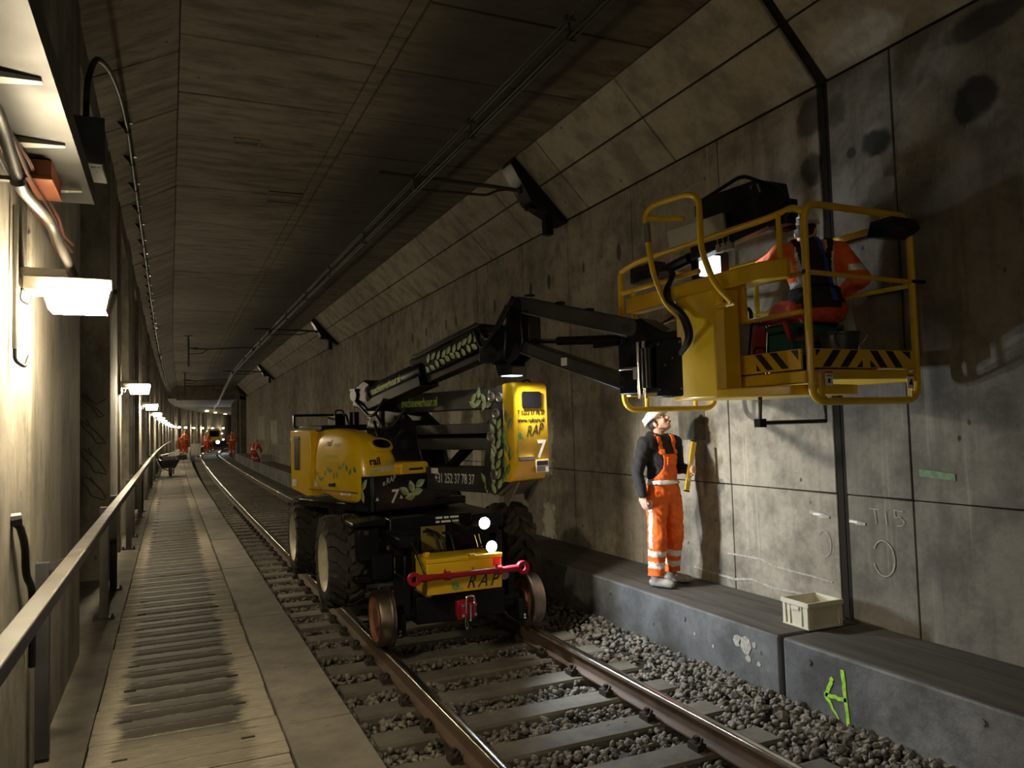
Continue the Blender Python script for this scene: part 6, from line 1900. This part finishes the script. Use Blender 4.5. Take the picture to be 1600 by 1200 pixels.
for (x, z, r) in ((.15, .95, .20), (.75, 1.25, .09), (.6, 1.9, .08)):
    mb = MB(); mb.lathe([(.005, 0), (r, 0), (r * 1.05, .05), (r, .2), (.005, .2)], (x, -.12, z), (0, 1, 0), 18); hl = mb.build('headlight', M_BLK, t)
    mb = MB(); mb.lathe([(.004, -.01), (r * .92, -.004), (r * .92, .004), (.004, .004)], (x, -.122, z), (0, 1, 0), 18); mb.build('headlight_lens', M_LEDW, hl)
lamp_light('headlight_beam', 'SPOT', (.15, -.2, .95), 400, COOL, t, (.2, -1, -.05), .1, math.radians(110), .6)
# long green measuring board and rod near the kneeling worker
t = empty('leaning_rod', (5.02 + xoff(45), 45.4, .33)); tag(t, 'thin pale rod leaning on the wall behind the kneeling worker', 'rod')
mb = MB(); mb.tube([(-.25, 0, 0), (.1, 0, 1.2)], .02, 6); mb.build('rod', M_GALV, t)

for k in range(4):
    y = 98 + 9 * k
    t = empty('far_ceiling_lamp', (1.3 + xoff(y), y, 4.62), math.radians(10))
    t.scale = (.6, .6, .6)
    tag(t, ['closest', 'second', 'third', 'deepest'][k] + ' small lit lamp under the ceiling behind the portal', 'lamp', 'lamps behind the portal')
    mb = MB(); mb.box(-.3, .3, -.12, .12, .0, .10); mb.build('housing', M_GALV, t, bevel=.02)
    mb = MB(); mb.hexa([(-.24, -.09, -.07), (.24, -.09, -.07), (.24, .09, -.07), (-.24, .09, -.07), (-.28, -.11, 0), (.28, -.11, 0), (.28, .11, 0), (-.28, .11, 0)]); mb.build('diffuser', M_DIFF, t)

# ------------------------------------------------------------------ pieces that can be picked apart become parts of their own
def split_islands(o, name):
    bm = bmesh.new(); bm.from_mesh(o.data)
    seen = set(); isl = []
    for f in bm.faces:
        if f.index in seen: continue
        st = [f]; seen.add(f.index); grp = []
        while st:
            q = st.pop(); grp.append(q.index)
            for v in q.verts:
                for h in v.link_faces:
                    if h.index not in seen: seen.add(h.index); st.append(h)
        isl.append(set(grp))
    bm.free()
    o.name = name
    if len(isl) < 2: return
    src = o.data
    for k, g_ in enumerate(isl):
        bm = bmesh.new(); bm.from_mesh(src); bm.faces.ensure_lookup_table()
        bmesh.ops.delete(bm, geom=[f for f in bm.faces if f.index not in g_], context='FACES')
        me = bpy.data.meshes.new(name); bm.to_mesh(me); bm.free()
        for m in src.materials:
            if m.name not in [q.name for q in me.materials if q]: me.materials.append(m)
        if k == 0: o.data = me
        else:
            c = o.copy(); c.data = me; COL.objects.link(c); c.parent = o.parent; c.name = name
SPLIT = {'boom_hoses': 'boom_hose', 'hydraulic_hoses': 'hydraulic_hose', 'hose_loom': 'control_hose', 'support_rod': 'support_rod', 'boom_head': 'boom_head', 'front_frame': 'front_frame',
         'guard_clamp': 'guard_clamp', 'riser_cylinder': 'riser_cylinder', 'chrome_pins': 'chrome_pin', 'bolt_heads': 'bolt_head', 'axle_bolts': 'axle_bolt', 'arm_clips': 'arm_clip',
         'joystick_caps': 'joystick_cap', 'cable_ties': 'cable_tie', 'console_screws': 'console_screw', 'white_sticker': 'white_sticker', 'sticker_band': 'sticker_band', 'info_sticker': 'info_sticker',
         'warning_triangle': 'warning_triangle', 'bar_clamp': 'bar_clamp', 'pivot_pin': 'pivot_pin', 'rail_stop': 'rail_stop', 'case_latch': 'case_latch', 'anchor_plug': 'anchor_plug',
         'slew_motor': 'slew_motor', 'control_housing': 'control_housing', 'boom_rails': 'boom_rail', 'trim_strip': 'trim_strip', 'riser_tower': 'riser_tower', 'knuckle_plates': 'knuckle_plate',
         'survey_label': 'survey_label', 'valve_block': 'valve_block', 'floor_frame': 'floor_frame', 'tilt_plate': 'tilt_plate', 'jib_bracket': 'jib_bracket', 'head_bracket': 'head_bracket'}
for o in list(bpy.data.objects):
    st_ = o.name.split('.')[0]
    if st_ in SPLIT and o.type == 'MESH' and not o.children: split_islands(o, SPLIT[st_])
